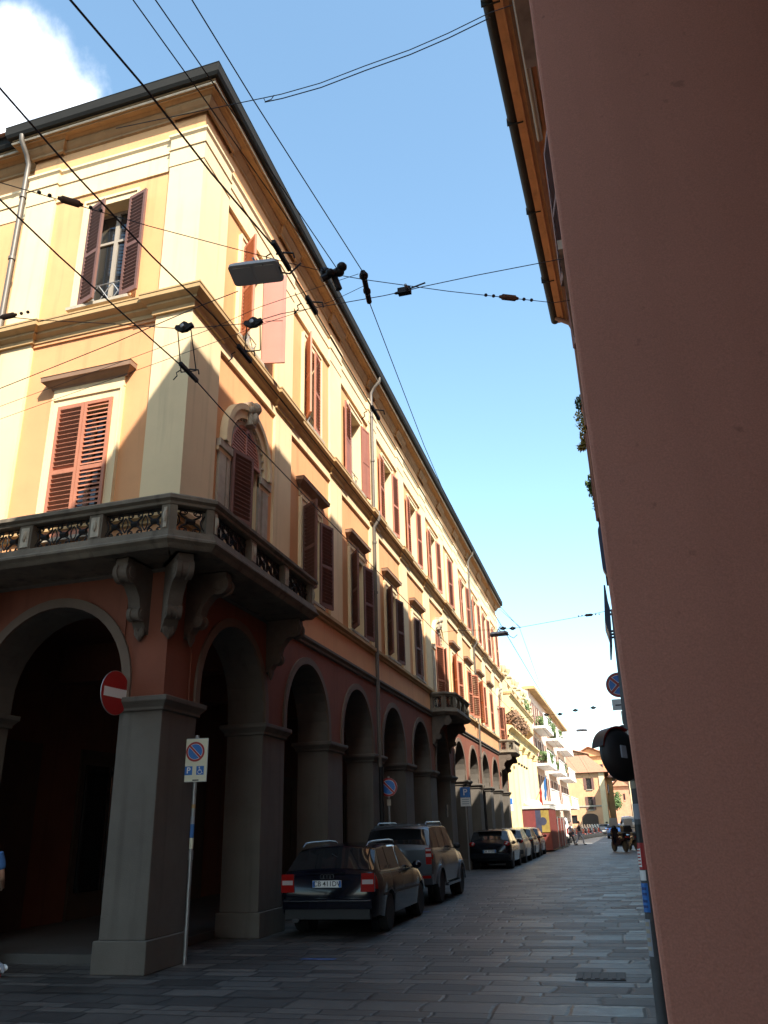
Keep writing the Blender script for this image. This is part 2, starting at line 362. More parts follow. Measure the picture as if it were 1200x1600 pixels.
# --- pillars with plinth and impost moulding
def pillar(F, a, b, corner=False):
    mb = MB(); d = .7
    if corner:
        mb.box(WORLD, XF-.67, XF, .38, 3.22, Y0, Y0+1.0, M_pier); x0, x1, y0, y1 = XF-.67, XF, Y0, Y0+1.0
        loop = [(x0, y0), (x1, y0), (x1, y1), (x0, y1), (x0, y0)]
        mb.box(WORLD, x0-.05, x1+.05, 0, .38, y0-.05, y1+.05, M_pier)
    else:
        mb.box(F, a, b, .38, 3.22, -d, 0, M_pier); mb.box(F, a-.05, b+.05, 0, .38, -d-.05, .05, M_pier)
        q = [F.p(a, 0, 0), F.p(b, 0, 0), F.p(b, 0, -d), F.p(a, 0, -d)]
        if F.u.y < .5: q = [q[1], q[0], q[3], q[2]]
        loop = [(p.x, p.y) for p in q]; loop.append(loop[0])
    # impost: mitred moulding round the pier
    pr = [(0, 3.22), (.04, 3.23), (.04, 3.27), (.09, 3.33), (.11, 3.35), (.11, 3.418), (0, 3.418)]
    n = 4; P = [Vector(p) for p in loop[:4]]
    off = []
    for i in range(4):
        d0 = (P[i]-P[i-1]).normalized(); d1 = (P[(i+1) % 4]-P[i]).normalized(); n0 = Vector((d0.y, -d0.x)); n1 = Vector((d1.y, -d1.x)); off.append((n0+n1)/(1+n0.dot(n1)))
    k = len(pr); vs = [(P[i].x+off[i].x*o, P[i].y+off[i].y*o, z) for i in range(4) for o, z in pr]
    fs = [(i*k+j, ((i+1) % 4)*k+j, ((i+1) % 4)*k+j+1, i*k+j+1) for i in range(4) for j in range(k-1)]
    fs += [tuple(i*k+k-1 for i in range(4)), tuple(i*k for i in range(3, -1, -1))]
    mb.mesh(vs, fs, M_pier)
    return mb.build('pillar', pal, bevel=.012)
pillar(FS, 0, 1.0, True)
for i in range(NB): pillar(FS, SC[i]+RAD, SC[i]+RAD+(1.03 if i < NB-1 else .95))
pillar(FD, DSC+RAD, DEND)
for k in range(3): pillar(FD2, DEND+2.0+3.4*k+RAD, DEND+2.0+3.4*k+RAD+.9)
# --- portico inside
mb = MB(); xi = XF-4.6
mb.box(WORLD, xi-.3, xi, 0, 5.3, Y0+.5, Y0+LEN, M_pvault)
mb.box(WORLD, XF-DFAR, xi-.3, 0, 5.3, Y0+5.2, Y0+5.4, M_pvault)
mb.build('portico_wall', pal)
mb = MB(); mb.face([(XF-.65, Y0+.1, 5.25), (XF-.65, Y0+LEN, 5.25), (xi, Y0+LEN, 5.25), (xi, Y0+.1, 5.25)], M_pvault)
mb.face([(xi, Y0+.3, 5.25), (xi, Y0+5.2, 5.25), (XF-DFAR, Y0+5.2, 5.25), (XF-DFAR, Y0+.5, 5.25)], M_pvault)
for i in range(NB+1):                                                # ribs across the portico
    s = 0.1 if i == 0 else SC[i-1]+RAD+.3
    if i: mb.box(FS, s, s+.4, 4.5, 5.24, -4.6, -.71, M_pvault)
mb.build('portico_ceiling', pal)
mb = MB()
mb.box(WORLD, xi, XF-.75, 0, .12, Y0+.75, Y0+LEN, M_floor); mb.box(WORLD, XF-DFAR, xi, 0, .12, Y0+1.0, Y0+5.2, M_floor)
structure(mb.build('portico_pavement'))
for i in range(NB):                                                  # doors and shop fronts under the portico
    mb = MB(); c = Y0+SC[i]
    w = 1.0 if i % 3 else 1.25
    mb.box(WORLD, xi, xi+.06, .12, 3.3, c-w, c+w, M_dark); mb.box(WORLD, xi+.06, xi+.09, .6 if i % 2 else .9, 3.0, c-w+.15, c-.05, M_glass if i % 2 else M_dark)
    mb.box(WORLD, xi+.06, xi+.09, .6 if i % 2 else .9, 3.0, c+.05, c+w-.15, M_glass if i % 2 else M_dark); mb.build('portico_door', pal)
# --- upper walls
W1Z0, W1Z1, W2Z0, W2Z1 = 6.27, 8.3, 10.42, 12.6
HW = .53
HW2 = .48
holes = []
ARCHED = (0, 5, 10)
for i, c in enumerate(SC):
    holes.append((c-(HW2 if i < 2 else HW), c+(HW2 if i < 2 else HW), W2Z0, W2Z1))
    holes.append((c-.6, c+.6, 5.5, 8.15) if i in ARCHED else (c-HW, c+HW, W1Z0, W1Z1))
DW = 1.86
DW2 = 1.86
dholes = [(DW-.53, DW+.53, 6.0, 8.42), (DW2-.43, DW2+.43, 10.42, 12.68)]
d2c = (DEND+1.75, DEND+5.2)
d2holes = [(c-.53, c+.53, 6.3, 8.4) for c in d2c]+[(c-.53, c+.53, 10.42, 12.68) for c in d2c]
for nm, za, zc, m in (('first_floor_wall', 5.3, 10.0, M_peach), ('second_floor_wall', 10.0, 14.95, M_yell)):
    mb = MB()
    def hh(L): return [h for h in L if za <= h[2] < zc]
    wall_holes(mb, FS, 0, LEN, za, zc, hh(holes), m, 0, .32, M_cream)
    wall_holes(mb, FD, 0, DEND, za, zc, hh(dholes), m, 0, .32, M_cream)
    wall_holes(mb, FD2, DEND, DFAR, za, zc, hh(d2holes), m, 0, .32, M_cream)
    mb.face([FD.p(DEND, za), FD.p(DEND, zc), FD2.p(DEND, zc), FD2.p(DEND, za)], m)
    a, b = FS.p(LEN, za), FS.p(LEN, za, -9); mb.face([a, b, b+ZV*(zc-za), a+ZV*(zc-za)], m)
    mb.build(nm, pal)
mb = MB(); a, b = FS.p(LEN, 0, -.7), FS.p(LEN, 0, -9); mb.face([a, b, b+ZV*5.3, a+ZV*5.3], M_red); mb.build('end_wall', pal)
# dark inner lining so that the rooms are not lit through
mb = MB(); mb.box(WORLD, XF-9, XF-1.6, 5.35, 14.8, Y0+1.8, Y0+LEN-.1, M_dark); mb.build('room_light_block', pal)
# --- mouldings along the plan
PB = .06
def pl(F, s, o=0.0): q = F.p(s, 0, o); return (q.x, q.y)
def corner(o): # offset corner point
    q = Vector((XF, Y0)); n = (Vector((FD.n.x, FD.n.y))+Vector((FS.n.x, FS.n.y))); n = n/(1+Vector((FD.n.x, FD.n.y)).dot(Vector((FS.n.x, FS.n.y)))); q = q+n*o; return (q.x, q.y)
straight = [pl(FD2, DFAR), pl(FD2, DEND), pl(FD, DEND), corner(0), pl(FS, LEN), (XF-8, Y0+LEN)]
pils = [4.015+PITCH*k for k in range(NB-1)]
broken = [pl(FD2, DFAR), pl(FD2, DEND), pl(FD, DEND, PB), pl(FD, 3.18, PB), pl(FD, 3.18), pl(FD, .65), pl(FD, .65, PB), corner(PB), pl(FS, 1.0, PB), pl(FS, 1.0)]
for c in pils: broken += [pl(FS, c-.45), pl(FS, c-.45, PB), pl(FS, c+.45, PB), pl(FS, c+.45)]
broken += [pl(FS, LEN-.95), pl(FS, LEN-.95, PB), pl(FS, LEN, PB), (XF-8, Y0+LEN+PB)]
def mould(name, path, prof, m):
    mb = MB(); sweep(mb, path, prof, m); return mb.build(name, pal)
mould('lower_band', straight, [(0, 5.24), (.05, 5.26), (.05, 5.31), (.10, 5.36), (.10, 5.41), (0, 5.43)], M_pier)
mould('sill_course', straight, [(0, 6.02), (.05, 6.04), (.05, 6.08), (.12, 6.12), (.12, 6.20), (0, 6.23)], M_corn)
mould('string_course', broken, [(0, 9.84), (.05, 9.84), (.05, 9.92), (.12, 9.98), (.12, 10.02), (.20, 10.07), (.22, 10.09), (.22, 10.17), (.23, 10.17), (.23, 10.20), (0, 10.23)], M_corn)
mould('architrave', broken, [(0, 13.15), (.014, 13.15), (.014, 13.53), (.035, 13.53), (.035, 13.57), (.014, 13.57), (.014, 13.80), (.05, 13.85), (.05, 13.90), (0, 13.91)], M_cream)
mould('cornice', broken, [(0, 14.32), (.04, 14.34), (.04, 14.39), (.08, 14.43), (.13, 14.50), (.13, 14.54), (.20, 14.57)], M_undr)  # brown puts the eave's shadow into the cornice colour
mould('eave_soffit', straight, [(.05, 14.572), (.30, 14.575), (.30, 14.60), (.33, 14.60), (.33, 14.68), (.35, 14.68), (.35, 14.74), (.20, 14.74)], M_undr)
mould('eave_lip', straight, [(.302, 14.62), (.345, 14.605), (.36, 14.63), (.345, 14.66)], M_stone_l)
mould('gutter', straight, [(.34, 14.74), (.36, 14.71), (.42, 14.72), (.455, 14.78), (.46, 14.96), (.47, 14.98), (.44, 14.99), (.42, 14.93), (.36, 14.93)], M_gut)
# pilasters, borders of the wall fields
mb = MB()
for z0, z1 in ((6.23, 9.84), (10.23, 13.15)):
    for c in pils: mb.box(FS, c-.45, c+.45, z0, z1, 0, PB, M_cream)
    mb.box(FS, LEN-.95, LEN, z0, z1, 0, PB, M_cream)
    mb.box(FD, 3.18, DEND, z0, z1, 0, PB, M_cream)
    q = [FD.p(.65, z0), FD.p(.65, z0, PB), Vector((*corner(PB), z0)), FS.p(1.0, z0, PB), FS.p(1.0, z0), FS.p(.4, z0, -.4)]
    mb.prism(q, ZV*(z1-z0), M_cream)
    # upper border of every field, set just behind the pilaster faces
    zt = z1; zb = 9.68 if z0 < 8 else 13.0
    ends = [1.0]+[v for c in pils for v in (c-.45, c+.45)]+[LEN-.95]
    for a, b in zip(ends[::2], ends[1::2]): mb.box(FS, a, b, zb, zt, 0, PB-.004, M_cream)
    mb.box(FD, .65, 3.18, zb+.1, zt, 0, .03, M_cream if z0 > 8 else M_peach)
mb.build('pilaster_order', pal)
# frieze above the architrave in the upper wall's yellow: comes from the wall itself
# roof
mb = MB()
rp = [(.40, 14.96), (-3.0, 16.3), (-6.5, 16.9)]
sweep(mb, [pl(FD, DFAR), corner(0), pl(FS, LEN)], rp, M_tile, cap=False)
mb.build('roof', pal)
# --- shutters
SHC = {}
def shutter_mesh(w, h, m, kind='full'):
    key = (round(w, 3), round(h, 3), m.name, kind)
    if key in SHC: return SHC[key]
    mb = MB(); t = .022; st = .055; F = WORLD
    mb.box(F, 0, st, 0, h, -t, t, m); mb.box(F, w-st, w, 0, h, -t, t, m)
    rails = [(0, .10), (h*.47, h*.47+.07), (h-.06, h)]
    for a, b in rails: mb.box(F, st, w-st, a, b, -t*.9, t*.9, m)
    secs = [(rails[0][1], rails[1][0]), (rails[1][1], rails[2][0])]
    if kind == 'flat': mb.box(F, st, w-st, .10, h-.06, -.010, .012, m); secs = []
    if kind == 'half': mb.box(F, st, w-st, rails[0][1], rails[1][0], -.012, .012, m); secs = secs[1:]
    for a, b in secs:
        n = max(3, int((b-a)/.078)); p = (b-a)/n
        for k in range(n):
            z = a+(k+.5)*p
            mb.mesh([Vector((st, -.024, z+.027)), Vector((w-st, -.024, z+.027)), Vector((w-st, .024, z-.027)), Vector((st, .024, z-.027)),
                     Vector((st, -.024, z+.035)), Vector((w-st, -.024, z+.035)), Vector((w-st, .024, z-.019)), Vector((st, .024, z-.019))],
                    [(0, 1, 2, 3), (7, 6, 5, 4), (0, 4, 5, 1), (2, 6, 7, 3)], m)
    o = mb.build('shutter'); me = o.data; bpy.data.objects.remove(o); SHC[key] = me; return me
def leaf(F, hinge_s, z0, w, h, near, ang, m, parent, kind='full', out=.07):
    me = shutter_mesh(w, h, m, kind); o = bpy.data.objects.new('shutter', me); C.objects.link(o)
    a = radians(ang); d = F.u*(cos(a) if near else -cos(a))+F.n*sin(a)
    # slats fall outward: pick the leaf's y axis so that it points to the street when closed
    y = ZV.cross(d)
    x = d
    mtx = Matrix(((x.x, y.x, 0, 0), (x.y, y.y, 0, 0), (0, 0, 1, 0), (0, 0, 0, 1)))
    p = F.p(hinge_s, z0, out); mtx.translation = p
    o.matrix_basis = mtx; put(o, parent); return o
def window(F, c, hw, z0, z1, angs, m, hood=False, kinds=('full', 'full'), rail=False, curtain=False, wid=None):
    sur = .17; mb = MB()
    mb.box(F, c-hw-sur, c-hw, z0, z1+sur, 0, .05, M_cream); mb.box(F, c+hw, c+hw+sur, z0, z1+sur, 0, .05, M_cream)
    mb.box(F, c-hw, c+hw, z1, z1+sur, 0, .05, M_cream)
    mb.box(F, c-hw-sur, c-hw-sur+.04, z0, z1+sur+.02, .05, .075, M_cream); mb.box(F, c+hw+sur-.04, c+hw+sur, z0, z1+sur+.02, .05, .075, M_cream)
    mb.box(F, c-hw-sur+.04, c+hw+sur-.04, z1+sur-.04, z1+sur+.02, .05, .075, M_cream)
    mb.box(F, c-hw-sur-.04, c+hw+sur+.04, z0-.06, z0, 0, .13, M_stone_l)
    wf = mb.build('window', pal)
    mb = MB()
    for a, b in ((c-hw, c-hw+.06), (c-.04, c+.04), (c+hw-.06, c+hw)): mb.box(F, a, b, z0, z1, -.26, -.20, M_sash)
    for a, b in ((z0, z0+.07), (z0+(z1-z0)*.68, z0+(z1-z0)*.68+.05), (z1-.06, z1)): mb.box(F, c-hw, c+hw, a, b, -.258, -.205, M_sash)
    mb.build('sash', wf)
    mb = MB(); mb.box(F, c-hw, c+hw, z0, z1, -.25, -.235, M_glass); mb.build('pane', wf)
    if hood:
        mb = MB(); a, b = c-hw-sur, c+hw+sur; zz = z1+sur+.02
        mb.box(F, a, b, zz, zz+.17, 0, .04, M_cream)
        pr = [(0, zz+.17), (.05, zz+.17), (.05, zz+.20), (.12, zz+.25), (.16, zz+.29), (.185, zz+.29), (.19, zz+.36), (.20, zz+.375), (0, zz+.42)]
        # mitred ends
        e = .17
        path = [pl(F, a, 0), pl(F, a, .001), pl(F, b, .001), pl(F, b, 0)] if F.u.y > .5 else [pl(F, b, 0), pl(F, b, .001), pl(F, a, .001), pl(F, a, 0)]
        path[0] = pl(F, a if F.u.y > .5 else b, -.0); 
        sweep(mb, path, pr, M_hood); mb.build('hood', wf)
    if rail:
        mb = MB()
        for zz in (z0+.08, z0+.48): mb.tube([F.p(c-hw, zz, -.06), F.p(c+hw, zz, -.06)], .014, M_galv)
        for k in range(3):
            a = c-hw+2*hw*k/3; b = c-hw+2*hw*(k+1)/3
            mb.tube([F.p(a, z0+.08, -.06), F.p(b, z0+.48, -.06)], .010, M_galv); mb.tube([F.p(b, z0+.08, -.06), F.p(a, z0+.48, -.06)], .010, M_galv)
        mb.build('railing', wf)
    w = hw-.005 if wid is None else wid
    h = z1-z0-.03
    if angs:
        mm = m if isinstance(m, tuple) else (m, m)
        leaf(F, c-hw, z0+.01, w, h, True, angs[0], mm[0], wf, kinds[0]); leaf(F, c+hw, z0+.01, w, h, False, angs[1], mm[1], wf, kinds[1])
    return wf
A2 = [(129, 104), (146, 5), (177, 171), (179, 173), (178, 174), (180, 172), (9, 12), (179, 170), (176, 173), (179, 171), (178, 173)]
W2 = [.48, .48]+[.53]*9
for i, c in enumerate(SC):
    window(FS, c, W2[i], W2Z0, W2Z1, A2[i], (M_shut, M_pink) if i == 0 else (M_shut_b, M_shut, M_shut_c, M_shut_b, M_shut, M_shut, M_shut_c)[i % 7], rail=i < 3, kinds=('full', 'flat') if i == 0 else ('half', 'flat') if i == 2 else ('full', 'full'))
A1 = {1: (128, 165), 2: (146, 168), 3: (150, 170), 4: (6, 8), 6: (152, 168), 7: (12, 150), 8: (150, 170), 9: (8, 10)}
for i, c in enumerate(SC):
    if i not in ARCHED: window(FS, c, HW, W1Z0, W1Z1, A1[i], M_shut_d if i < 5 else M_shut, hood=True)  # darker brown puts shade into the leaves of the shadowed bays
window(FD, DW, .53, 6.0, 8.42, (0, 0), M_shut, hood=True)
window(FD, DW2, .43, 10.42, 12.68, (166, 18), M_shut_d, rail=True)  # dark brown stands in for the leaves' shadow side
for c in d2c:
    window(FD2, c, .53, 6.3, 8.4, (0, 0), M_shut, hood=True); window(FD2, c, .53, 10.42, 12.68, (3, 3), M_shut)
# --- arched balcony windows
def arched_window(c):
    F = FS; r = .62; zs = 8.1; mb = MB()
    archivolt(mb, F, c, r, zs, 6.25, .12, .045, M_stone_l); archivolt(mb, F, c, r+.122, zs, zs-.12, .16, .10, M_cream); archivolt(mb, F, c, r+.284, zs, zs-.12, .11, .145, M_cream)
    for k in range(15):                                             # beaded inner ring
        t = pi*(k+.5)/15; mb.ell(F.p(c-(r+.10)*cos(t), zs+(r+.10)*sin(t), .06), .032, .032, .032, M_stone_l, 6, 4)
    for s in (-1, 1):
        a, b = sorted((c+s*.62, c+s*.74)); mb.box(F, a, b, 5.45, 6.25, 0, .045, M_stone_l)
        a, b = sorted((c+s*.62, c+s*1.12)); mb.box(F, a, b, zs-.26, zs-.12, 0, .09, M_stone_l); mb.box(F, a, b, zs-.34, zs-.26, 0, .05, M_cream)
        a, b = sorted((c+s*.80, c+s*1.06)); mb.box(F, a, b, 5.45, zs-.34, 0, .05, M_stone_l)
    wf = mb.build('window', pal, smooth=35)
    mb = MB()                                                       # carved keystone
    z0 = zs+r+.02
    mb.prism([F.p(c-.09, z0, 0), F.p(c+.09, z0, 0), F.p(c+.14, z0+.46, 0), F.p(c-.14, z0+.46, 0)], F.n*.19, M_stone_l)
    mb.ell(F.p(c, z0+.36, .22), .10, .13, .12, M_stone_l, 10, 8); mb.ell(F.p(c, z0+.16, .2), .075, .09, .13, M_stone_l, 10, 8)
    mb.ell(F.p(c-.1, z0+.3, .17), .06, .07, .08, M_stone_l, 8, 6); mb.ell(F.p(c+.1, z0+.3, .17), .06, .07, .08, M_stone_l, 8, 6)
    mb.build('keystone', wf, smooth=50)
    mb = MB()                                                       # louvred fanlight shutter
    pts = [F.p(c-r*cos(pi*k/16), zs+r*sin(pi*k/16), .012) for k in range(17)]
    mb.face(pts, M_shut_d)
    for k in range(9):
        z = zs+.05+k*.062; hw = sqrt(max(0, (r-.05)**2-(z-zs)**2))
        if hw > .1:
            mb.box(F, c-hw, c-.03, z, z+.03, .012, .035, M_shut); mb.box(F, c+.03, c+hw, z, z+.03, .012, .035, M_shut)
    mb.box(F, c-.03, c+.03, zs, zs+r-.02, .012, .045, M_shut); archivolt(mb, F, c, r-.06, zs, zs, .06, .04, M_shut)
    mb.box(F, c-r, c+r, zs-.06, zs, .0, .06, M_shut); mb.build('fanlight', wf)
    mb = MB(); mb.box(F, c-.6, c+.6, 5.5, 8.1, -.25, -.235, M_glass); mb.build('pane', wf)
    mb = MB()
    for a, b in ((c-.6, c-.53), (c-.05, c+.05), (c+.53, c+.6)): mb.box(F, a, b, 5.5, 8.1, -.232, -.18, M_sash)
    mb.box(F, c-.5, c-.1, 5.5, 8.1, -.30, -.29, M_curt); mb.build('sash', wf)
    leaf(F, c-.6, 5.52, .58, 2.5, True, 14 if c < 5 else 20, M_shut_d if c < 5 else M_shut, wf)  # corner leaf in the darker brown, shade put into its colour
    if c > 5: leaf(F, c+.6, 5.52, .58, 2.5, False, 174 if c < 5 else 30, M_shut_d if c < 5 else M_shut, wf)
for i in ARCHED: arched_window(SC[i])
# --- balconies
def scroll_panel(mb, A, B, z0, z1, n=2, oval=False):
    """wrought-iron scrollwork between plan points A and B"""
    A = Vector((*A, 0)); B = Vector((*B, 0)); d = B-A; L = d.length
    def P(t, z): q = A+d*t; return Vector((q.x, q.y, z0+(z1-z0)*z))
    r = .0105
    for z in (.02, .98): mb.tube([P(0, z), P(1, z)], r, M_iron, 5)
    def curve(f, k=14, rr=r): mb.tube([P(*f(i/k)) for i in range(k+1)], rr, M_iron, 5)
    if oval:
        curve(lambda t: (.5+.44*cos(2*pi*t), .5+.46*sin(2*pi*t)), 24)
        for s in (-1, 1):
            curve(lambda t: (.5+s*(.30*sin(pi*t)*cos(.4)), .06+.88*t)); curve(lambda t: (.5+s*(.08+.16*t), .12+.6*t+.1*sin(pi*t)))
            for zz in (.2, .8): curve(lambda t: (.5+s*(.18+.09*(1-t*.6)*cos(2.5*pi*t)), zz+.09*(1-t*.6)*sin(2.5*pi*t)))
        return
    for k in range(n):
        a = k/n; w = 1/n; cx = a+w/2
        # central boss and four arms
        mb.tube([P(cx-w*.16, .5), P(cx+w*.16, .5)], .042, M_iron, 6)
        for sx in (-1, 1):
            for sz in (-1, 1):
                mb.tube([P(cx+sx*w*.06, .5+sz*.05), P(cx+sx*w*.30, .5+sz*.21), P(cx+sx*w*.36, .5+sz*.30)], r*1.5, M_iron, 5)
                curve(lambda t: (cx+sx*w*(.25+.17*(1-.65*t)*cos(3.0*pi*t+.6)), .5+sz*(.345+.12*(1-.65*t)*sin(3.0*pi*t+.6))), 16)
            curve(lambda t: (cx+sx*w*(.5-.14*sin(pi*t)), .2+.6*t), 10)
def balcony(path, peds, zf, nmotif=2, back=None):
    """path: outer plan polyline of the parapet (outward right); peds: list per segment of fractions where pedestals stand"""
    zr = zf+.60
    mb = MB(); sweep(mb, path, [(-.85, zf-.16), (-.02, zf-.16), (.0, zf-.14), (.03, zf-.10), (.08, zf-.06), (.08, zf-.03), (.05, zf), (.03, zf+.09), (-.22, zf+.09), (-.22, zf-.02), (-.85, zf-.02)], M_stone)
    bal = mb.build('balcony', pal)
    mb = MB(); sweep(mb, path, [(-.20, zr-.13), (.0, zr-.13), (.02, zr-.12), (.02, zr-.08), (.07, zr-.05), (.07, zr), (.03, zr+.03), (-.21, zr+.03), (-.25, zr), (-.25, zr-.05), (-.2, zr-.08)], M_stone)
    mb.build('handrail', bal)
    iron = MB(); peds_ = []
    for i in range(len(path)-1):
        A = Vector(path[i]); B = Vector(path[i+1]); d = B-A; L = d.length; u = d/L; n = Vector((u.y, -u.x))
        F = Fr((A.x, A.y, 0), (u.x, u.y, 0), (n.x, n.y, 0)); ps = peds[i]
        for (a, b) in ps:
            pm = MB(); peds_.append(pm); pm.box(F, a, b, zf+.085, zr-.13, -.19, .005, M_stone)
            if b-a > .12:
                pm.box(F, a+.04, b-.04, zf+.13, zr-.17, .005, .018, M_stone_l)
                pm.ell(F.p((a+b)/2, zf+.30, .018), .035, .035, .09, M_stone_l, 8, 6)
        for (a0, a1), (b0, b1) in zip(ps, ps[1:]):
            q0 = F.p(a1, 0, -.09); q1 = F.p(b0, 0, -.09); w = b0-a1
            scroll_panel(iron, (q0.x, q0.y), (q1.x, q1.y), zf+.09, zr-.13, max(1, round(w/.30)), oval=(w < .42))
    for pm in peds_: pm.build('pedestal', bal)
    iron.build('ironwork', bal)
    return bal
ZF = 5.45
q = lambda s, o, F=FS: (F.p(s, 0, o).x, F.p(s, 0, o).y)
OUT = .85
cr_ = Vector(corner(OUT)); cut = .45
c1 = (cr_.x+FD.u.x*cut, cr_.y+FD.u.y*cut); c2 = (cr_.x, cr_.y+cut)
path = [q(5.6, OUT, FD), c1, c2, q(3.75, OUT), q(3.75, .0)]
def spans(L, n, w=.22, end0=True, end1=True):
    out = []
    for k in range(n+1):
        x = L*k/n; out.append((max(0, x-w/2), min(L, x+w/2)) if 0 < k < n else ((0, w*.6) if k == 0 else (L-w*.6, L)))
    return out
def plen(i): return (Vector(path[i+1])-Vector(path[i])).length
sideped = spans(plen(0), 5); 
bal0 = balcony(path, [sideped, spans(plen(1), 1, .17), spans(plen(2), 3), spans(plen(3), 1)], ZF)
for i in (5, 10):
    c = SC[i]; path = [q(c-1.75, 0), q(c-1.75, .5), q(c-1.4, .85), q(c+1.4, .85), q(c+1.75, .5), q(c+1.75, 0)]
    if i == 10: path = [q(c-1.3, 0), q(c-1.3, .5), q(c-1.0, .85), q(c+1.2, .85), q(c+1.5, .6), q(c+1.5, 0)]
    balcony(path, [spans(plen(0), 1, .16), spans(plen(1), 1, .16), spans(plen(2), 3), spans(plen(3), 1, .16), spans(plen(4), 1, .16)], ZF)
def corbel(o, out, side, w=.30, sc=1.0):
    """double scroll bracket; o: foot point on the wall at z=0, out: outward plan vector"""
    F = Fr(o, side, out); mb = MB(); zt = ZF-.16
    prof = [(0, zt), (.78, zt), (.80, zt-.10), (.70, zt-.30), (.50, zt-.36), (.36, zt-.50), (.30, zt-.68), (.20, zt-.80), (.10, zt-.92), (0, zt-.98)]
    mb.prism([F.p(-w*.4, z, a*sc) for a, z in prof], F.u*(w*.8), M_corbel)
    for (a, z, r, ww) in ((.66, zt-.20, .15, w), (.24, zt-.72, .105, w*.9)):
        mb.lathe([(0.02, -ww*.5), (r*.55, -ww*.5), (r*.6, -ww*.46), (r, -ww*.46), (r, -ww*.2), (r*.86, -ww*.16), (r*.86, ww*.16), (r, ww*.2), (r, ww*.46), (r*.6, ww*.46), (r*.55, ww*.5), (.02, ww*.5)], F.p(0, z, a*sc), F.u, M_corbel, 22)
    for k in range(5): mb.ell(F.p(-w*.22+w*.11*k, zt-.94-.03*(2-abs(k-2)), .07), .035, .05, .09, M_corbel, 8, 6)
    mb.box(F, -w*.6, w*.6, zt-.0, zt+.003, 0, .82*sc, M_corbel)
    mb.build('corbel', pal, smooth=40)
for F, s in [(FD, .42), (FD, 3.5), (FS, .55), (FS, 3.62)]+[(FS, SC[i]+k) for i in (5, 10) for k in (-1.55, 1.3)]:
    b = F.p(s, 0, 0); corbel(b, F.n, F.u, .24, .82)
dg = (FD.n+FS.n).normalized(); corbel(Vector((XF, Y0, 0))-dg*.02, dg, ZV.cross(dg), .26, .95)
# --- downpipes
def pipe(F, s, top_s=None):
    mb = MB(); r = .05
    mb.tube([F.p(s, 14.73, .40), F.p(s, 14.60, .39), F.p(s, 14.40, .20), F.p(s, 14.22, .11), F.p(s, 14.0, .11), F.p(s, 10.28, .11)], r, M_pipe, 10)
    mb.tube([F.p(s, 10.3, .11), F.p(s, 10.22, .27), F.p(s, 10.0, .27), F.p(s, 9.78, .11), F.p(s, 3.1, .11)], r, M_pipe, 10)
    mb.tube([F.p(s, 3.1, .14), F.p(s, .1, .14)], r*1.25, M_iron, 10)
    for z in (13.4, 11.9, 9.3, 7.8, 4.6): mb.lathe([(r*1.35, -.03), (r*1.35, .03)], F.p(s, z, .11), ZV, M_pipe, 12)
    mb.build('downpipe', pal, smooth=50)
pipe(FS, 10.85); pipe(FS, 28.7); pipe(FD, 3.93)

# ================================================================== RIGHT BUILDINGS
U = Vector((.045, 1, 0)).normalized(); NL = Vector((-1, .045, 0)).normalized()
FA = Fr((-.03, 0, 0), U, NL)
ra = thing('arcaded_house', 'tall salmon house at right whose near pillar fills the right edge', 'building', (0, 1.5, 0))
AO = [(-.1, 1.6)]+[(.1+3.9+4.0*k, 1.6) for k in range(5)]
mb = MB(); arcade(mb, FA, -12, 22.2, 3.9, 16.2, AO, 3.95, M_pinkwall, .75, M_pinkwall)
mb.face([FA.p(22.2, 0), FA.p(22.2, 0, -9), FA.p(22.2, 16.2, -9), FA.p(22.2, 16.2)], M_pinkwall)
mb.face([FA.p(-2.75, 0, -4.5), FA.p(-2.75, 0, -9), FA.p(-2.75, 16.2, -9), FA.p(-2.75, 16.2, -4.5)], M_pinkwall)
mb.face([FA.p(-2.75, 5.8), FA.p(-2.75, 5.8, -5), FA.p(-2.75, 16.2, -5), FA.p(-2.75, 16.2)], M_pinkwall)
mb.build('wall', ra)
edges = [(-2.75, -1.7)]
for (c, r), (d, r2) in zip(AO, AO[1:]): edges.append((c+r, d-r2))
edges.append((AO[-1][0]+1.6, 22.2))
for a, b in edges:
    mb = MB(); mb.box(FA, a, b, 0, 3.9, -.75, 0, M_pinkwall); mb.box(FA, a-.02, b+.02, 0, .9, -.77, .012, M_pier); mb.build('pillar', ra, bevel=.008)
mb = MB(); mb.box(FA, -2.75, 22.2, 0, 5.8, -4.8, -4.5, M_pdark); mb.box(FA, -2.74, -2.5, 0, 5.6, -4.5, -.76, M_pdark); mb.build('portico_wall', ra)  # second box: unseen end wall added to keep light out of the portico
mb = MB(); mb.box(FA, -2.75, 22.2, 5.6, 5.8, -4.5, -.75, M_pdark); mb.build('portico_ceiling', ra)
mb = MB(); mb.box(FA, -2.75, 22.2, 0, .1, -4.5, -.1, M_floor); structure(mb.build('right_pavement'))
for k in range(5):                                                   # shuttered windows above the portico
    for z0 in (7.4, 11.6):
        c = 4.0+4.0*k; mb = MB()
        mb.box(FA, c-.75, c-.55, z0, z0+2.25, 0, .06, M_stone_l); mb.box(FA, c+.55, c+.75, z0, z0+2.25, 0, .06, M_stone_l); mb.box(FA, c-.55, c+.55, z0+2.05, z0+2.25, 0, .06, M_stone_l); mb.box(FA, c-.85, c+.85, z0-.12, z0, 0, .16, M_stone_l)
        wf = mb.build('window', ra)
        leaf(FA, c-.55, z0+.01, .545, 2.02, True, (0, 12, 3, 25, 0)[k], M_shut_d, wf); leaf(FA, c+.55, z0+.01, .545, 2.02, False, (3, 8, 0, 30, 5)[k], M_shut_d, wf)
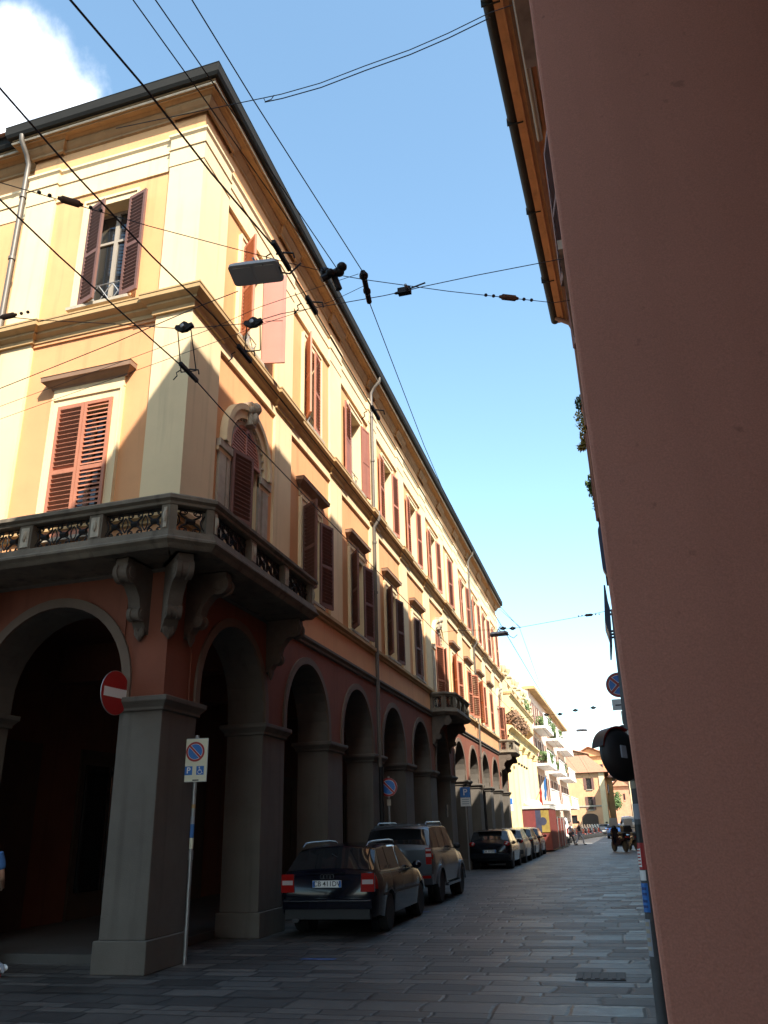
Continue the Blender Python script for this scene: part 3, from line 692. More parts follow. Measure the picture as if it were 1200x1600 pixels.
# eave
EZ = 16.8
mb = MB()
mb.box(FA, -2.75, 22.25, EZ-.34, EZ-.30, -.2, .86, M_soff)
for k, (a, w, d) in enumerate(((.70, .05, .05), (.52, .10, .09), (.30, .06, .06), (.12, .14, .16))): mb.box(FA, -2.75, 22.2, EZ-.34-d, EZ-.341, a-w/2, a+w/2, M_soff if k % 2 == 0 else M_beam)
mb.build('eave_boards', ra)
mb = MB(); mb.tube([FA.p(3, EZ-.50, .43), FA.p(14.5, EZ-.50, .43)], .07, M_pipe, 8); mb.build('conduit', ra, smooth=50)
mb = MB()
gp = [(.86+.13*cos(t)+.09, EZ-.18+.15*sin(t)) for t in [pi+pi*k/10 for k in range(11)]]
vs = [FA.p(s, z, o) for s in (-2.75, 22.3) for (o, z) in gp]; n = len(gp)
mb.mesh(vs, [(j, j+1, n+j+1, n+j) for j in range(n-1)]+[tuple(range(n)), tuple(range(2*n-1, n-1, -1))], M_gut)
mb.box(FA, -2.75, 22.28, EZ-.30, EZ-.06, .80, .87, M_beam)
for k in range(8): mb.box(FA, -1+3*k, -.97+3*k, EZ-.36, EZ-.14, .72, 1.10, M_gut)
mb.build('gutter', ra, smooth=40)
mb = MB(); mb.prism([FA.p(-2.75, EZ-.1, .9), FA.p(-2.75, EZ-.3, -.3), FA.p(-2.75, EZ+2.0, -5), FA.p(-2.75, EZ+2.1, -5)], U*24.95, M_tile); mb.build('roof', ra)
mb = MB(); mb.tube([FA.p(22.0, EZ-.3, .9), FA.p(22.0, EZ-.6, .5), FA.p(22.0, EZ-.9, .40), FA.p(22.05, 12.6, .40)], .075, M_beam, 8); mb.build('downpipe', ra, smooth=50)

def plain_house(name, label, x0, y0, y1, z, xw, m, depth=9, eave=.45, rows=(2.6, 6.0), stepw=3.0, slope=0.0, roofm=None, gut=M_gut, cat='building'):
    """simple street house on the right: facade faces -x"""
    t = thing(name, label, cat, (x0, y0, 0)); u = Vector((xw-x0, y1-y0, 0)).normalized(); F = Fr((x0, y0, 0), u, (-u.y, u.x, 0)); L = (Vector((xw-x0, y1-y0))).length
    hs = []; k = 0
    s = 1.2
    while s+1.1 < L:
        for r in rows:
            if r+1.9 < z: hs.append((s, s+1.0, r, r+1.7))
        s += stepw
    mb = MB(); wall_holes(mb, F, 0, L, 0, z-.15, hs, m, 0, .25)
    for a in (0, L): mb.face([F.p(a, 0), F.p(a, z-.15), F.p(a, z-.15, -depth), F.p(a, 0, -depth)], m)
    mb.build('wall', t)
    for h in hs:
        mb = MB(); mb.box(F, h[0]-.1, h[1]+.1, h[2]-.08, h[2], 0, .1, M_stone_l); mb.box(F, h[0], h[1], h[2], h[3], -.25, -.2, M_glass)
        for a in (h[0]-.5, h[1]): mb.box(F, a, a+.5, h[2], h[3], .02, .06, M_shut_d)
        mb.build('window', t)
    mb = MB(); mb.box(F, -.1, L+.1, z-.18, z-.10, -.2, eave-.05, M_beam); mb.box(F, -.1, L+.1, z-.12, z, eave-.05, eave+.06, gut)
    mb.prism([F.p(-.1, z-.08, eave), F.p(-.1, z-.2, -.2), F.p(-.1, z+depth*.16, -depth*.5), F.p(-.1, z+depth*.16+.1, -depth*.5)], u*(L+.2), roofm or M_tile); mb.build('roof', t)
    return t, F, L
plain_house('street_house', 'lower house with a planted roof edge next beyond the tall salmon house on the right', 1.03, 22.35, 41, 13.0, 1.45, M_wallB, eave=.45)
plain_house('street_house', 'low right hand house between the one with planted eaves and the parked scooter', 1.75, 41.2, 66, 9.6, 2.2, M_wallB, eave=.35)
plain_house('street_house', 'small pale house far down the right side behind the beige van', 3.2, 67, 100, 7.6, 3.6, M_cream, eave=.3)
plain_house('street_house', 'unseen dark house across the side street, added to block sky light', -6.2, 1.0, -24, 15, -6.2, M_wallB)  # added out of view to cut the sky light from behind
# pale building glimpsed at the far right end
plain_house('street_house', 'white house at the far right end of the street by the pole', 2.0, 112, 150, 12.5, 2.6, M_cream, eave=.3)

# ================================================================== FAR LEFT SIDE
# yellow building with half columns and a bowed upper storey
yb = thing('columned_building', 'bright yellow building with tall half columns and a projecting upper bay beyond the palazzo', 'building', (XF, 50, 0))
FY = Fr((XF-.3, 49.95, 0), (0, 1, 0), (1, 0, 0)); LY = 19.0
mb = MB(); mb.box(FY, 0, LY, 0, 7.4, -8, 0, M_ybld); mb.box(FY, 0, LY, 7.4, 9.2, -8, -.6, M_ybld); mb.build('wall', yb)
for s in (1.0, 3.6, 7.2, 10.8, 14.4, 18.0):
    mb = MB(); mb.lathe([(.62, 0), (.62, .5), (.5, .55), (.48, 3), (.44, 6.3), (.5, 6.35), (.5, 6.42), (.6, 6.55), (.6, 6.7)], FY.p(s, 0, .05), ZV, M_ybld, 20); mb.build('half_column', yb, smooth=40)
mb = MB(); sweep(mb, [q(0, 0, FY), q(LY, 0, FY)], [(0, 6.7), (.5, 6.7), (.5, 6.95), (.6, 7.05), (.75, 7.15), (.75, 7.25), (0, 7.4)], M_ybld); mb.build('entablature', yb)
mb = MB()
for a, b, o in ((.5, 15.7, .66),):
    pr = [(-.6, 7.7), (.05, 7.75), (o, 8.15), (o+.02, 8.2), (o+.02, 8.28), (o, 8.28), (o, 9.05), (o+.1, 9.12), (o+.1, 9.2), (-.6, 9.2)]
    mb.prism([FY.p(a, z, x) for x, z in pr], FY.u*(b-a), M_ybld)
    mb.box(FY, a-.05, b+.05, 9.2, 9.34, -.6, o+.16, M_corn); mb.prism([FY.p(a+.1, 7.73, .05), FY.p(b-.1, 7.73, .05), FY.p(b-.1, 8.12, o-.03), FY.p(a+.1, 8.12, o-.03)], (0, 0, -.02), M_undr)  # brown sheet paints the shade under the bay
mb.build('bay', yb)
M_stone_w = mat('parapet_stone', (.62, .50, .30), .9, var=.2, scale=3, bump=.2)
mb = MB()                                                           # ornamented roof parapet
for k in range(7):
    s = .9+2.7*k
    mb.box(FY, s, s+.5, 9.35, 10.45+.25*(k % 2), .1, .5, M_stone_w); mb.box(FY, s-.08, s+.58, 10.45+.25*(k % 2), 10.57+.25*(k % 2), .03, .57, M_stone_w)
    mb.lathe([(.12, 0), (.08, .08), (.22, .3), (.26, .5), (.18, .62), (.05, .75)], FY.p(s+.25, 10.57+.25*(k % 2), .3), ZV, M_stone_w, 12)
    for j in range(4): mb.lathe([(.1, 0), (.06, .1), (.12, .35), (.06, .6), (.1, .72)], FY.p(s+.75+.45*j, 9.35, .3), ZV, M_stone_w, 8)
    mb.box(FY, s+.5, s+2.7, 10.07, 10.23, .16, .44, M_stone_w)
mb.build('parapet', yb, smooth=40)
mb = MB()
for k in range(5): mb.ell(FY.p(3+1.6*k, 5.3, .5), .09, .09, .09, M_iron, 8, 6)
mb.build('lamp_bracket', yb)

def leafmass(mb, c, r, n, m, sz=.09, flat=1.0):
    c = Vector(c)
    for _ in range(n):
        d = Vector((random.gauss(0, 1), random.gauss(0, 1), random.gauss(0, 1))).normalized()*(r*random.random()**.45)
        d.z *= flat; p = c+d; a = Vector((random.gauss(0, 1), random.gauss(0, 1), random.gauss(0, 1))).normalized(); b2 = a.orthogonal().normalized(); s = sz*random.uniform(.6, 1.3)
        mb.face([p-a*s, p+b2*s*.5, p+a*s, p-b2*s*.5], m)
def plant(name, label, c, r, n, m, group=None, sz=.09, hang=0, pot=True):
    t = thing(name, label, 'plant', c, group=group); c = Vector(c)
    mb = MB(); leafmass(mb, c+Vector((0, 0, r*.7)), r, n, m, sz)
    for k in range(hang): leafmass(mb, c+Vector((random.uniform(-.3, .2), random.uniform(-.3, .3), -.25*k)), r*.5, n//5, m, sz)
    mb.build('foliage', t)
    if pot: mb = MB(); mb.lathe([(.10, 0), (.15, .02), (.17, .28), (.19, .28), (.19, .32), (.02, .32)], c-ZV*.1, ZV, M_tile, 12); mb.build('pot', t)
    mb = MB()
    for k in range(5): mb.tube([c, c+Vector((random.uniform(-r, r)*.6, random.uniform(-r, r)*.6, r*1.2))], .012, M_beam, 4)
    mb.build('stem', t); return t
for k in range(4):
    plant('balcony_plant', ['brown dried plant at the near end of the ledge under the yellow bay', 'second brown dried plant along the ledge under the yellow bay', 'third brown dried plant along the ledge under the yellow bay', 'farthest brown dried plant on the ledge under the yellow bay'][k],
          FY.p(1.0+2.1*k, 7.42, .55), .62, 260, M_leafb, 'plants on the yellow building ledge', .14)
for k in range(2):
    plant('roof_plant', ['green bush behind the urns on the yellow roof terrace', 'smaller green bush at the far end of the yellow roof terrace'][k], FY.p(12.5+3*k, 9.6, -.1), .9-.2*k, 380, M_leaf, None, .16)

# balconied apartment block
ab = thing('apartment_block', 'pinkish apartment block with stacked white balconies beyond the yellow building', 'building', (XF, 70, 0))
FB = Fr((XF-.1, 69.2, 0), (.02, 1, 0), (1, -.02, 0)); LB = 36
hs = []
for s in (1.5, 5, 9, 13, 17, 21, 25, 29, 33):
    for z in (3.6, 6.6, 9.6): hs.append((s, s+1.2, z, z+1.9))
mb = MB(); wall_holes(mb, FB, 0, LB, 0, 12.3, hs, M_apt, 0, .25)
for a in (0, LB): mb.face([FB.p(a, 0), FB.p(a, 0, -9), FB.p(a, 12.3, -9), FB.p(a, 12.3)], M_apt)
mb.face([FB.p(0, 12.3), FB.p(LB, 12.3), FB.p(LB, 12.3, -9), FB.p(0, 12.3, -9)], M_tile); mb.build('wall', ab)
for h in hs:
    mb = MB(); mb.box(FB, h[0], h[1], h[2], h[3], -.25, -.2, M_glass)
    for a in (h[0]-.55, h[1]): mb.box(FB, a, a+.55, h[2], h[3], .02, .07, M_shut_d)
    mb.build('window', ab)
for a, b in ((.5, 8), (12, 20), (24, 34)):
    for z in (3.3, 6.3, 9.3):
        mb = MB(); mb.box(FB, a, b, z-.18, z, 0, 1.15, M_white); mb.box(FB, a, b, z, z+.28, 1.05, 1.15, M_white)
        for k in range(int((b-a)/.3)): mb.box(FB, a+.3*k, a+.3*k+.04, z+.28, z+.95, 1.07, 1.11, M_white)
        mb.box(FB, a, b, z+.95, z+1.02, 1.04, 1.16, M_white); mb.build('balcony', ab)
mb = MB(); mb.box(FB, -.1, LB+.1, 12.3, 12.55, -.5, .6, M_corn); mb.build('cornice', ab)
for k, (s, z) in enumerate(((4, 9.35), (6.8, 9.35), (3, 6.35), (15, 9.35), (18.5, 6.35))):
    plant('balcony_plant', ['leafy green plant on the top near balcony of the apartment block', 'second green plant on the top near balcony of the apartment block', 'green plant on the middle near balcony of the apartment block', 'green plant on the top middle balcony of the apartment block', 'green plant on the middle storey of the second balcony stack'][k], FB.p(s, z, .7), .75, 260, M_leaf, 'plants on the apartment balconies', .16)
mb = MB(); mb.box(FB, 2, 9, 2.7, 2.95, 0, 1.9, M_white); o = mb.build('awning', ab)

# flag
ft = thing('flag', 'blue white and red flag on a slanted pole fixed to the yellow facade', 'flag', (XF, 66, 4))
fp = aty(832, 1248, 66); 
mb = MB(); base = Vector((XF-.05, fp.y, fp.z-.3)); tip = base+Vector((1.1, -.3, 1.9)); mb.tube([base, tip], .03, M_galv, 6); mb.build('pole', ft)
mb = MB(); nx, nz = 9, 6
cols = (M_signblue, M_white, M_signred)
for i in range(nx):
    for j in range(nz):
        def P(i, j):
            t = j/nz; b0 = tip-(tip-base)*(.02+.55*t); return b0+Vector((-.05+.02*sin(i*1.3+j), -.9*i/nx*.4, -1.35*i/nx-.05*t+.05*sin(i*1.1+j*.6)))
        mb.face([P(i, j), P(i+1, j), P(i+1, j+1), P(i, j+1)], cols[j*3//nz])
mb.build('cloth', ft, smooth=60)

# far houses facing us where the street bends
def far_house(name, label, u0, u1, vbase, veave, y, m, depth, roof='hip', roofh=2.0, wins=(), extra=None):
    a = aty(u0, veave, y); b = aty(u1, veave, y); z = (a.z+b.z)/2; x0, x1 = a.x, b.x
    t = thing(name, label, 'building', ((x0+x1)/2, y, 0)); F = Fr((x0, y, 0), (1, 0, 0), (0, -1, 0)); L = x1-x0
    hs = []
    for (wu0, wu1, wv0, wv1) in wins:
        p = aty(wu0, wv0, y); r = aty(wu1, wv1, y); hs.append((max(.1, p.x-x0), min(L-.1, r.x-x0), max(.02, min(p.z, r.z)), max(p.z, r.z)))
    mb = MB(); wall_holes(mb, F, 0, L, 0, z, hs, m, 0, .3)
    for s in (0, L): mb.face([F.p(s, 0), F.p(s, 0, -depth), F.p(s, z, -depth), F.p(s, z)], m)
    mb.build('wall', t)
    for h in hs:
        mb = MB(); mb.box(F, h[0], h[1], h[2], h[3], -.3, -.24, M_glass)
        w = (h[1]-h[0])*.5
        if h[2] > 2.2:
            for s in (h[0]-w, h[1]): mb.box(F, s, s+w, h[2], h[3], .02, .08, M_shut_d)
            mb.box(F, h[0]-.1, h[1]+.1, h[2]-.15, h[2], 0, .15, M_stone_l)
        mb.build('window', t)
    mb = MB(); e = .6
    c = [F.p(-e, z, e), F.p(L+e, z, e), F.p(L+e, z, -depth-e), F.p(-e, z, -depth-e)]
    if roof == 'hip':
        r0 = F.p(L*.30, z+roofh, -depth*.5); r1 = F.p(L*.70, z+roofh, -depth*.5)
        for f in ([c[0], c[1], r1, r0], [c[1], c[2], r1], [c[2], c[3], r0, r1], [c[3], c[0], r0]): mb.face(f, M_tile)
    else:
        r0 = F.p(L*.45, z+roofh, e); r1 = F.p(L*.45, z+roofh, -depth)
        mb.face([c[0], r0, r1, c[3]], M_tile); mb.face([c[1], c[2], r1, r0], M_tile); mb.face([F.p(0, z, 0), F.p(L, z, 0), F.p(L*.45, z+roofh-.2, 0)], m)
        for s, cc in ((c[0], r0), (c[1], r0)): mb.tube([s, cc], .15, M_tile, 4)
    mb.face([c[3]-ZV*.02, c[2]-ZV*.02, c[1]-ZV*.02, c[0]-ZV*.02], M_beam); mb.build('roof', t)
    return t, F, L, z, x0
YH = 132
t, F, L, z, x0 = far_house('orange_house', 'sunlit orange house with tiled hip roof and an arched gateway closing the street', 858, 944, 1290, 1208, YH, M_house, 12, 'hip', 3.0,
    [(915, 925, 1216, 1233), (918, 928, 1245, 1265), (864, 872, 1216, 1232), (868, 878, 1249, 1262), (893, 903, 1274, 1287)])
mb = MB(); a = aty(911, 1288, YH).x-x0; b = aty(936, 1288, YH).x-x0; r = (b-a)/2; zt = aty(923, 1271, YH).z
mb.prism([F.p(a, 0, .03)]+[F.p((a+b)/2-r*cos(pi*k/12), zt-r*.45+r*.45*sin(pi*k/12), .03) for k in range(13)]+[F.p(b, 0, .03)], F.n*.06, M_dark); mb.build('gateway', t)
mb = MB(); mb.box(F, 0, L, 3.9, 4.1, 0, .12, M_stone_l); mb.box(F, L-.9, L-.1, 0, z, .0, .18, M_cream); mb.build('band', t)
far_house('yellow_gabled_house', 'yellow gabled house rising behind the orange house', 858, 896, 1290, 1196, 150, M_ybld, 10, 'gable', 1.9, [(876, 880, 1205, 1214)])
far_house('tall_ochre_house', 'tall ochre house with low roof standing behind the yellow gable', 850, 915, 1290, 1180, 172, M_house, 14, 'gable', 1.4, [(868, 874, 1186, 1194), (893, 898, 1190, 1198)])
far_house('tall_peach_house', 'broad peach house farthest back above the orange roof', 896, 950, 1290, 1182, 185, M_peach, 14, 'gable', 2.0, [(905, 910, 1192, 1202), (925, 930, 1192, 1202), (938, 942, 1194, 1204)])
far_house('narrow_side_house', 'narrow ochre house with dark shutters right beside the orange house', 946, 956, 1290, 1215, 140, M_corn, 12, 'hip', 1.5, [(949, 952, 1226, 1238), (949, 952, 1252, 1264)])
far_house('brick_house', 'brownish brick house at the street end left of the pole', 957, 992, 1290, 1228, 190, M_brickfar, 14, 'gable', 2.5, [(964, 967, 1240, 1250), (974, 977, 1240, 1250)])
far_house('distant_house', 'low tiled house at the very end of the street behind the brick one', 950, 1010, 1290, 1236, 235, M_house, 14, 'hip', 4, [(968, 972, 1245, 1252)])
# small tree
tt = thing('street_tree', 'small green street tree before the brick house at the far end', 'tree', (0, 165, 0)); tp = aty(960, 1262, 165)
mb = MB(); mb.tube([(tp.x, 165, 0), (tp.x+.1, 165, 2.5), (tp.x, 165, 4.2)], .16, M_beam, 7, r2=.07)
for k in range(4): mb.tube([(tp.x, 165, 3.4), (tp.x+cos(k*1.6)*1.0, 165+sin(k*1.6), 5.0)], .05, M_beam, 5, r2=.02)
mb.build('trunk', tt)
mb = MB()
for k in range(9): leafmass(mb, (tp.x+random.uniform(-1, 1), 165+random.uniform(-1, 1), random.uniform(4.2, 6.6)), .8, 130, M_leaf, .22)
mb.build('crown', tt)
#PART2
# ================================================================== VEHICLES
def lerp(tab, y):
    if y <= tab[0][0]: return tab[0][1]
    for (a, va), (b, vb) in zip(tab, tab[1:]):
        if y <= b: return va+(vb-va)*(y-a)/(b-a)
    return tab[-1][1]
def make_car(name, label, P, paint, loc, rotz=0.0, group=None):
    """P: L, W, wb, ro (rear overhang), wr, belt/roof/half-width tables along y (rear=0), gh = greenhouse y: tail, roof rear, roof front, cowl"""
    t = thing(name, label, 'car', loc, rotz, group)
    L, W, wr = P['L'], P['W'], P['wr']; yr = P['ro']; yf = yr+P['wb']; ra = wr*1.13
    def ring(y):
        hw = lerp(P['hw'], y)*W/2; belt = lerp(P['belt'], y); roof = max(belt, lerp(P['roof'], y)); zb = lerp(P['bot'], y)
        arch = zb
        for c in (yr, yf):
            if abs(y-c) < ra: arch = max(arch, wr+sqrt(ra*ra-(y-c)**2)*.98)
        k = (roof-belt)/max(.01, P['H']-.85); k = min(1, max(0, k))
        rw = hw*(.93-.20*k)                                          # roof half width
        pts = [(0, zb), (hw*.80, zb if arch <= zb else arch), (hw*.97, max(zb+.07, arch)), (hw*1.0, max((zb+belt)*.5, arch+.01)), (hw*.985, max(belt-.12, arch+.02)), (hw*.93, belt),
               (rw*1.0, belt+(roof-belt)*.93), (rw*.86, roof-.012*k), (rw*.45, roof+.02), (0, roof+.03)]
        return pts
    step = .06; n = int(L/step); ys = [L*i/n for i in range(n+1)]
    mb = MB(); R_ = [ring(y) for y in ys]; k = len(R_[0])
    full = lambda r, y: [(x, y, z) for x, z in r]+[(-x, y, z) for x, z in r[-2:0:-1]]
    vs = []; m = 2*k-2
    for y, r in zip(ys, R_): vs += full(r, y)
    fs = [(i*m+j, i*m+(j+1) % m, (i+1)*m+(j+1) % m, (i+1)*m+j) for i in range(n) for j in range(m)]
    fs += [tuple(range(m-1, -1, -1)), tuple(n*m+j for j in range(m))]
    mb.mesh(vs, fs, paint); body = local(mb.build('body', None, smooth=58), t)
    def S(y, q, side, push=.004):
        r = ring(y); i = min(int(q), k-2); f = q-i; x = r[i][0]*(1-f)+r[i+1][0]*f; z = r[i][1]*(1-f)+r[i+1][1]*f
        dx = r[i+1][0]-r[i][0]; dz = r[i+1][1]-r[i][1]; l = sqrt(dx*dx+dz*dz)+1e-6
        r2 = ring(y+.03); x2 = r2[i][0]*(1-f)+r2[i+1][0]*f; z2 = r2[i][1]*(1-f)+r2[i+1][1]*f
        tu = Vector((dx, 0, dz)); tv = Vector((x2-x, .03, z2-z)); nn = tv.cross(tu)
        if nn.length < 1e-9: nn = Vector((dz, 0, -dx))
        nn.normalize()
        p = Vector((x, y, z))+nn*push
        return Vector((p.x*side, p.y, p.z))
    def patch(mbx, y0, y1, q0, q1, mt, side=1, push=.004, ny=8, nq=4, skew0=0, skew1=0):
        vs = []
        for i in range(ny+1):
            for j in range(nq+1):
                q = q0+(q1-q0)*j/nq; f = j/nq; a = y0+skew0*f; b = y1+skew1*f; vs.append(S(a+(b-a)*i/ny, q, side, push))
        fs = []
        for i in range(ny):
            for j in range(nq):
                f = (i*(nq+1)+j, i*(nq+1)+j+1, (i+1)*(nq+1)+j+1, (i+1)*(nq+1)+j); a_, b_, c_ = vs[f[0]], vs[f[1]], vs[f[2]]
                nn = (b_-a_).cross(c_-b_); fs.append(f if nn.dot(a_-Vector((0, min(max(a_.y, 1.0), L-1.0), .6))) > 0 else f[::-1])
        mbx.mesh(vs, fs, mt, True)
    g = P['gh']                                                       # tail base, roof rear, roof front, cowl
    for sd in (1, -1):
        for (a, b, s0, s1) in P['side_glass']:
            w = MB(); patch(w, a, b, 5.12, 5.95, M_glass, sd, .005, 10, 4, s0, s1); local(w.build('side_window', None, smooth=60), t)
    w = MB()
    for sd in (1, -1): patch(w, g[0]+.06, g[1]-.04, 5.99, 9.0, M_glass, sd, .005, 8, 6)
    rw_ = local(w.build('rear_window', None, smooth=60), t)
    w = MB()
    for sd in (1, -1): patch(w, g[2]+.06, g[3]-.06, 5.99, 9.0, M_glass, sd, .005, 8, 6)
    local(w.build('windscreen', None, smooth=60), t)
    for sd in (1, -1):                                               # door and fender seams
        w = MB()
        for y_ in [g_[0]-.03 for g_ in P['side_glass']]+[P['side_glass'][-1][1]+.03]: patch(w, y_-.007, y_+.007, 3.05, 4.98, M_black, sd, .004, 1, 10)
        patch(w, P['side_glass'][0][0]-.1, yf-.35, 4.86, 4.91, M_black, sd, .005, 16, 1)
        local(w.build('door_seam', None), t)
    for (yc) in (yr, yf):
        for sd in (1, -1):
            cx = sd*(W/2-.115); w = MB(); w.lathe([(wr*.62, -.10), (wr*.93, -.10), (wr, -.06), (wr, .06), (wr*.93, .10), (wr*.62, .10)], (cx, yc, wr), (1, 0, 0), M_rubber, 28)
            wh = local(w.build('wheel', None, smooth=40), t)
            w = MB(); w.lathe([(wr*.62, -.02), (wr*.66, .085*1.0), (wr*.60, .08), (wr*.56, .02), (.03, .02)], (cx, yc, wr), (sd, 0, 0), M_rim, 28)
            for q_ in range(P.get('spokes', 5)):
                an = 2*pi*q_/P.get('spokes', 5); d = Vector((0, cos(an), sin(an))); e = Vector((0, -sin(an), cos(an))); c0 = Vector((cx+sd*.075, yc, wr))
                w.prism([c0+e*.035, c0+d*wr*.6+e*.025, c0+d*wr*.6-e*.025, c0-e*.035], (-sd*.03, 0, 0), M_rim)
            w.lathe([(.055, 0), (.05, .09), (.02, .095)], (cx, yc, wr), (sd, 0, 0), M_rim, 12); rm = w.build('rim', None, smooth=40); rm.parent = wh
            w = MB(); w.lathe([(ra*.97, -.02), (ra*.97, .10)], (cx-sd*.16, yc, wr), (sd, 0, 0), M_black, 24); local(w.build('wheel_well', None), t)
    for sd in (1, -1):
        y0, z0 = P['mirror']; w = MB(); w.ell((sd*(W/2+.07), y0, z0), .10, .07, .075, P.get('mirmat', paint), 12, 8); w.tube([(sd*(W/2-.05), y0+.03, z0-.05), (sd*(W/2+.05), y0+.02, z0-.03)], .022, M_black, 6); local(w.build('mirror', None, smooth=60), t)
        w = MB(); patch(w, *P['handle'][:2], 4.55, 4.68, P.get('handmat', paint), sd, .022, 2, 1); local(w.build('door_handle', None), t)
    P['extra'](t, S, patch)
    return t
def plate(t, y, z, txt, w=.52, h=.11):
    mb = MB(); mb.box(WORLD, -w/2, w/2, z-h/2, z+h/2, y-.012, y+.01, M_plate)
    for s in (-1, 1):
        a, b = sorted((s*(w/2-.045), s*(w/2-.003))); mb.box(WORLD, a, b, z-h/2+.004, z+h/2-.004, y-.014, y-.0125, M_signblue)
    o = local(mb.build('license_plate', None), t)
    x = text_mesh(txt, h*1.02, M_black, basis((0, y-.0145, z), (1, 0, 0), (0, 0, 1)), .001, .001); x.parent = o
def box_light(t, pts, d, m, name='tail_light'):
    mb = MB(); mb.prism(pts, d, m); return mb
M_paint_navy = mat('paint_navy', (.004, .005, .011), .18, metal=0, coat=.25, spec=.35)
M_paint_silver = mat('paint_grey', (.17, .19, .21), .25, metal=.7, coat=.25, spec=.35)
M_paint_black = mat('paint_black', (.007, .008, .012), .18, metal=0, coat=.25, spec=.35)
M_paint_cream = mat('paint_cream', (.48, .44, .36), .25, metal=.2, coat=.25, spec=.35)
M_paint_red = mat('paint_dark_red', (.16, .03, .02), .22, metal=.3, coat=.25, spec=.35)
M_paint_dkgrey = mat('paint_dark_grey', (.05, .05, .055), .22, metal=0, coat=.25, spec=.35)
M_paint_blue = mat('paint_blue', (.10, .22, .48), .25, metal=.4, coat=.25, spec=.35)
M_paint_van = mat('paint_beige', (.42, .37, .29), .3, coat=.8)

def estate_extra(t, S, patch):
    for sd in (1, -1):
        mb = MB(); x0, x1 = .60, .845
        mb.prism([(sd*x0, -.008, .70), (sd*x1, -.004, .70), (sd*x1, -.004, .99), (sd*(x0+.02), -.008, .99)], (0, .06, 0), M_tail)
        mb.prism([(sd*(x0+.03), -.011, .82), (sd*(x1-.02), -.009, .82), (sd*(x1-.02), -.009, .89), (sd*(x0+.03), -.011, .89)], (0, .03, 0), M_tailw)
        patch(mb, .005, .20, 3.45, 4.75, M_tail, sd, .006, 5, 4); local(mb.build('tail_light', None, label='red tail light with clear band'), t)
        mb = MB(); r = [(sd*.60, .42, 1.41), (sd*.60, .55, 1.475), (sd*.61, .85, 1.49), (sd*.61, 2.0, 1.495), (sd*.60, 2.35, 1.475), (sd*.59, 2.48, 1.42)]
        mb.tube(r, .016, M_chrome, 8); local(mb.build('roof_rail', None, smooth=60), t)
        mb = MB(); patch(mb, .5, 2.98, 5.02, 5.08, M_chrome, sd, .008, 16, 1); patch(mb, .5, 3.4, 3.05, 3.22, M_black, sd, .014, 16, 1); local(mb.build('trim', None), t)
    mb = MB(); mb.box(WORLD, -.80, .80, .44, .60, -.045, .10, M_paint_navy); mb.box(WORLD, -.78, .78, .56, .575, -.052, -.045, M_chrome); mb.box(WORLD, -.76, .76, .28, .44, -.02, .12, M_black)
    local(mb.build('bumper', None, bevel=.02), t)
    mb = MB(); mb.box(WORLD, -.32, .32, .985, 1.01, -.012, .03, M_paint_navy); local(mb.build('tailgate_trim', None), t)
    mb = MB()
    for k in range(4): 
        c = Vector((-.09+.06*k, -.014, .945)); mb.tube([c+Vector((.036*cos(2*pi*j/14), 0, .036*sin(2*pi*j/14))) for j in range(15)], .005, M_chrome, 5)
    local(mb.build('emblem', None), t)
    plate(t, -.014, .83, 'CB 411DV')
    mb = MB(); mb.tube([(-.05, .42, 1.30), (.30, .32, 1.12)], .008, M_black, 5); local(mb.build('wiper', None), t)
    mb = MB(); mb.box(WORLD, -.62, -.50, .24, .30, -.05, .1, M_chrome); local(mb.build('exhaust', None), t)
estate = dict(L=4.54, W=1.77, H=1.43, wb=2.65, ro=.98, wr=.315, gh=(.10, .62, 2.35, 3.25),
    hw=[(0, .91), (.05, .95), (.15, .98), (.4, 1), (3.7, 1), (4.2, .95), (4.42, .88), (4.54, .74)],
    belt=[(0, .93), (.06, .985), (1.0, .965), (3.1, .93), (3.6, .88), (4.3, .72), (4.54, .58)],
    roof=[(0, .93), (.10, .99), (.62, 1.395), (1.2, 1.43), (2.0, 1.43), (2.35, 1.40), (3.25, .95), (4.0, .80), (4.54, .55)],
    bot=[(0, .34), (.2, .26), (.6, .2), (4, .2), (4.4, .22), (4.54, .3)], side_glass=[(.56, 1.12, .12, .02), (1.20, 1.98, 0, 0), (2.05, 2.92, 0, -.42)], mirror=(2.92, 1.0), handle=(1.9, 2.1), spokes=5, extra=estate_extra)
e_ = make_car('estate_car', 'dark navy estate car with roof rails parked nearest by the pillars', estate, M_paint_navy, (-4.73, 13.7, 0), radians(.8)); e_.scale = (.95, .95, .95)

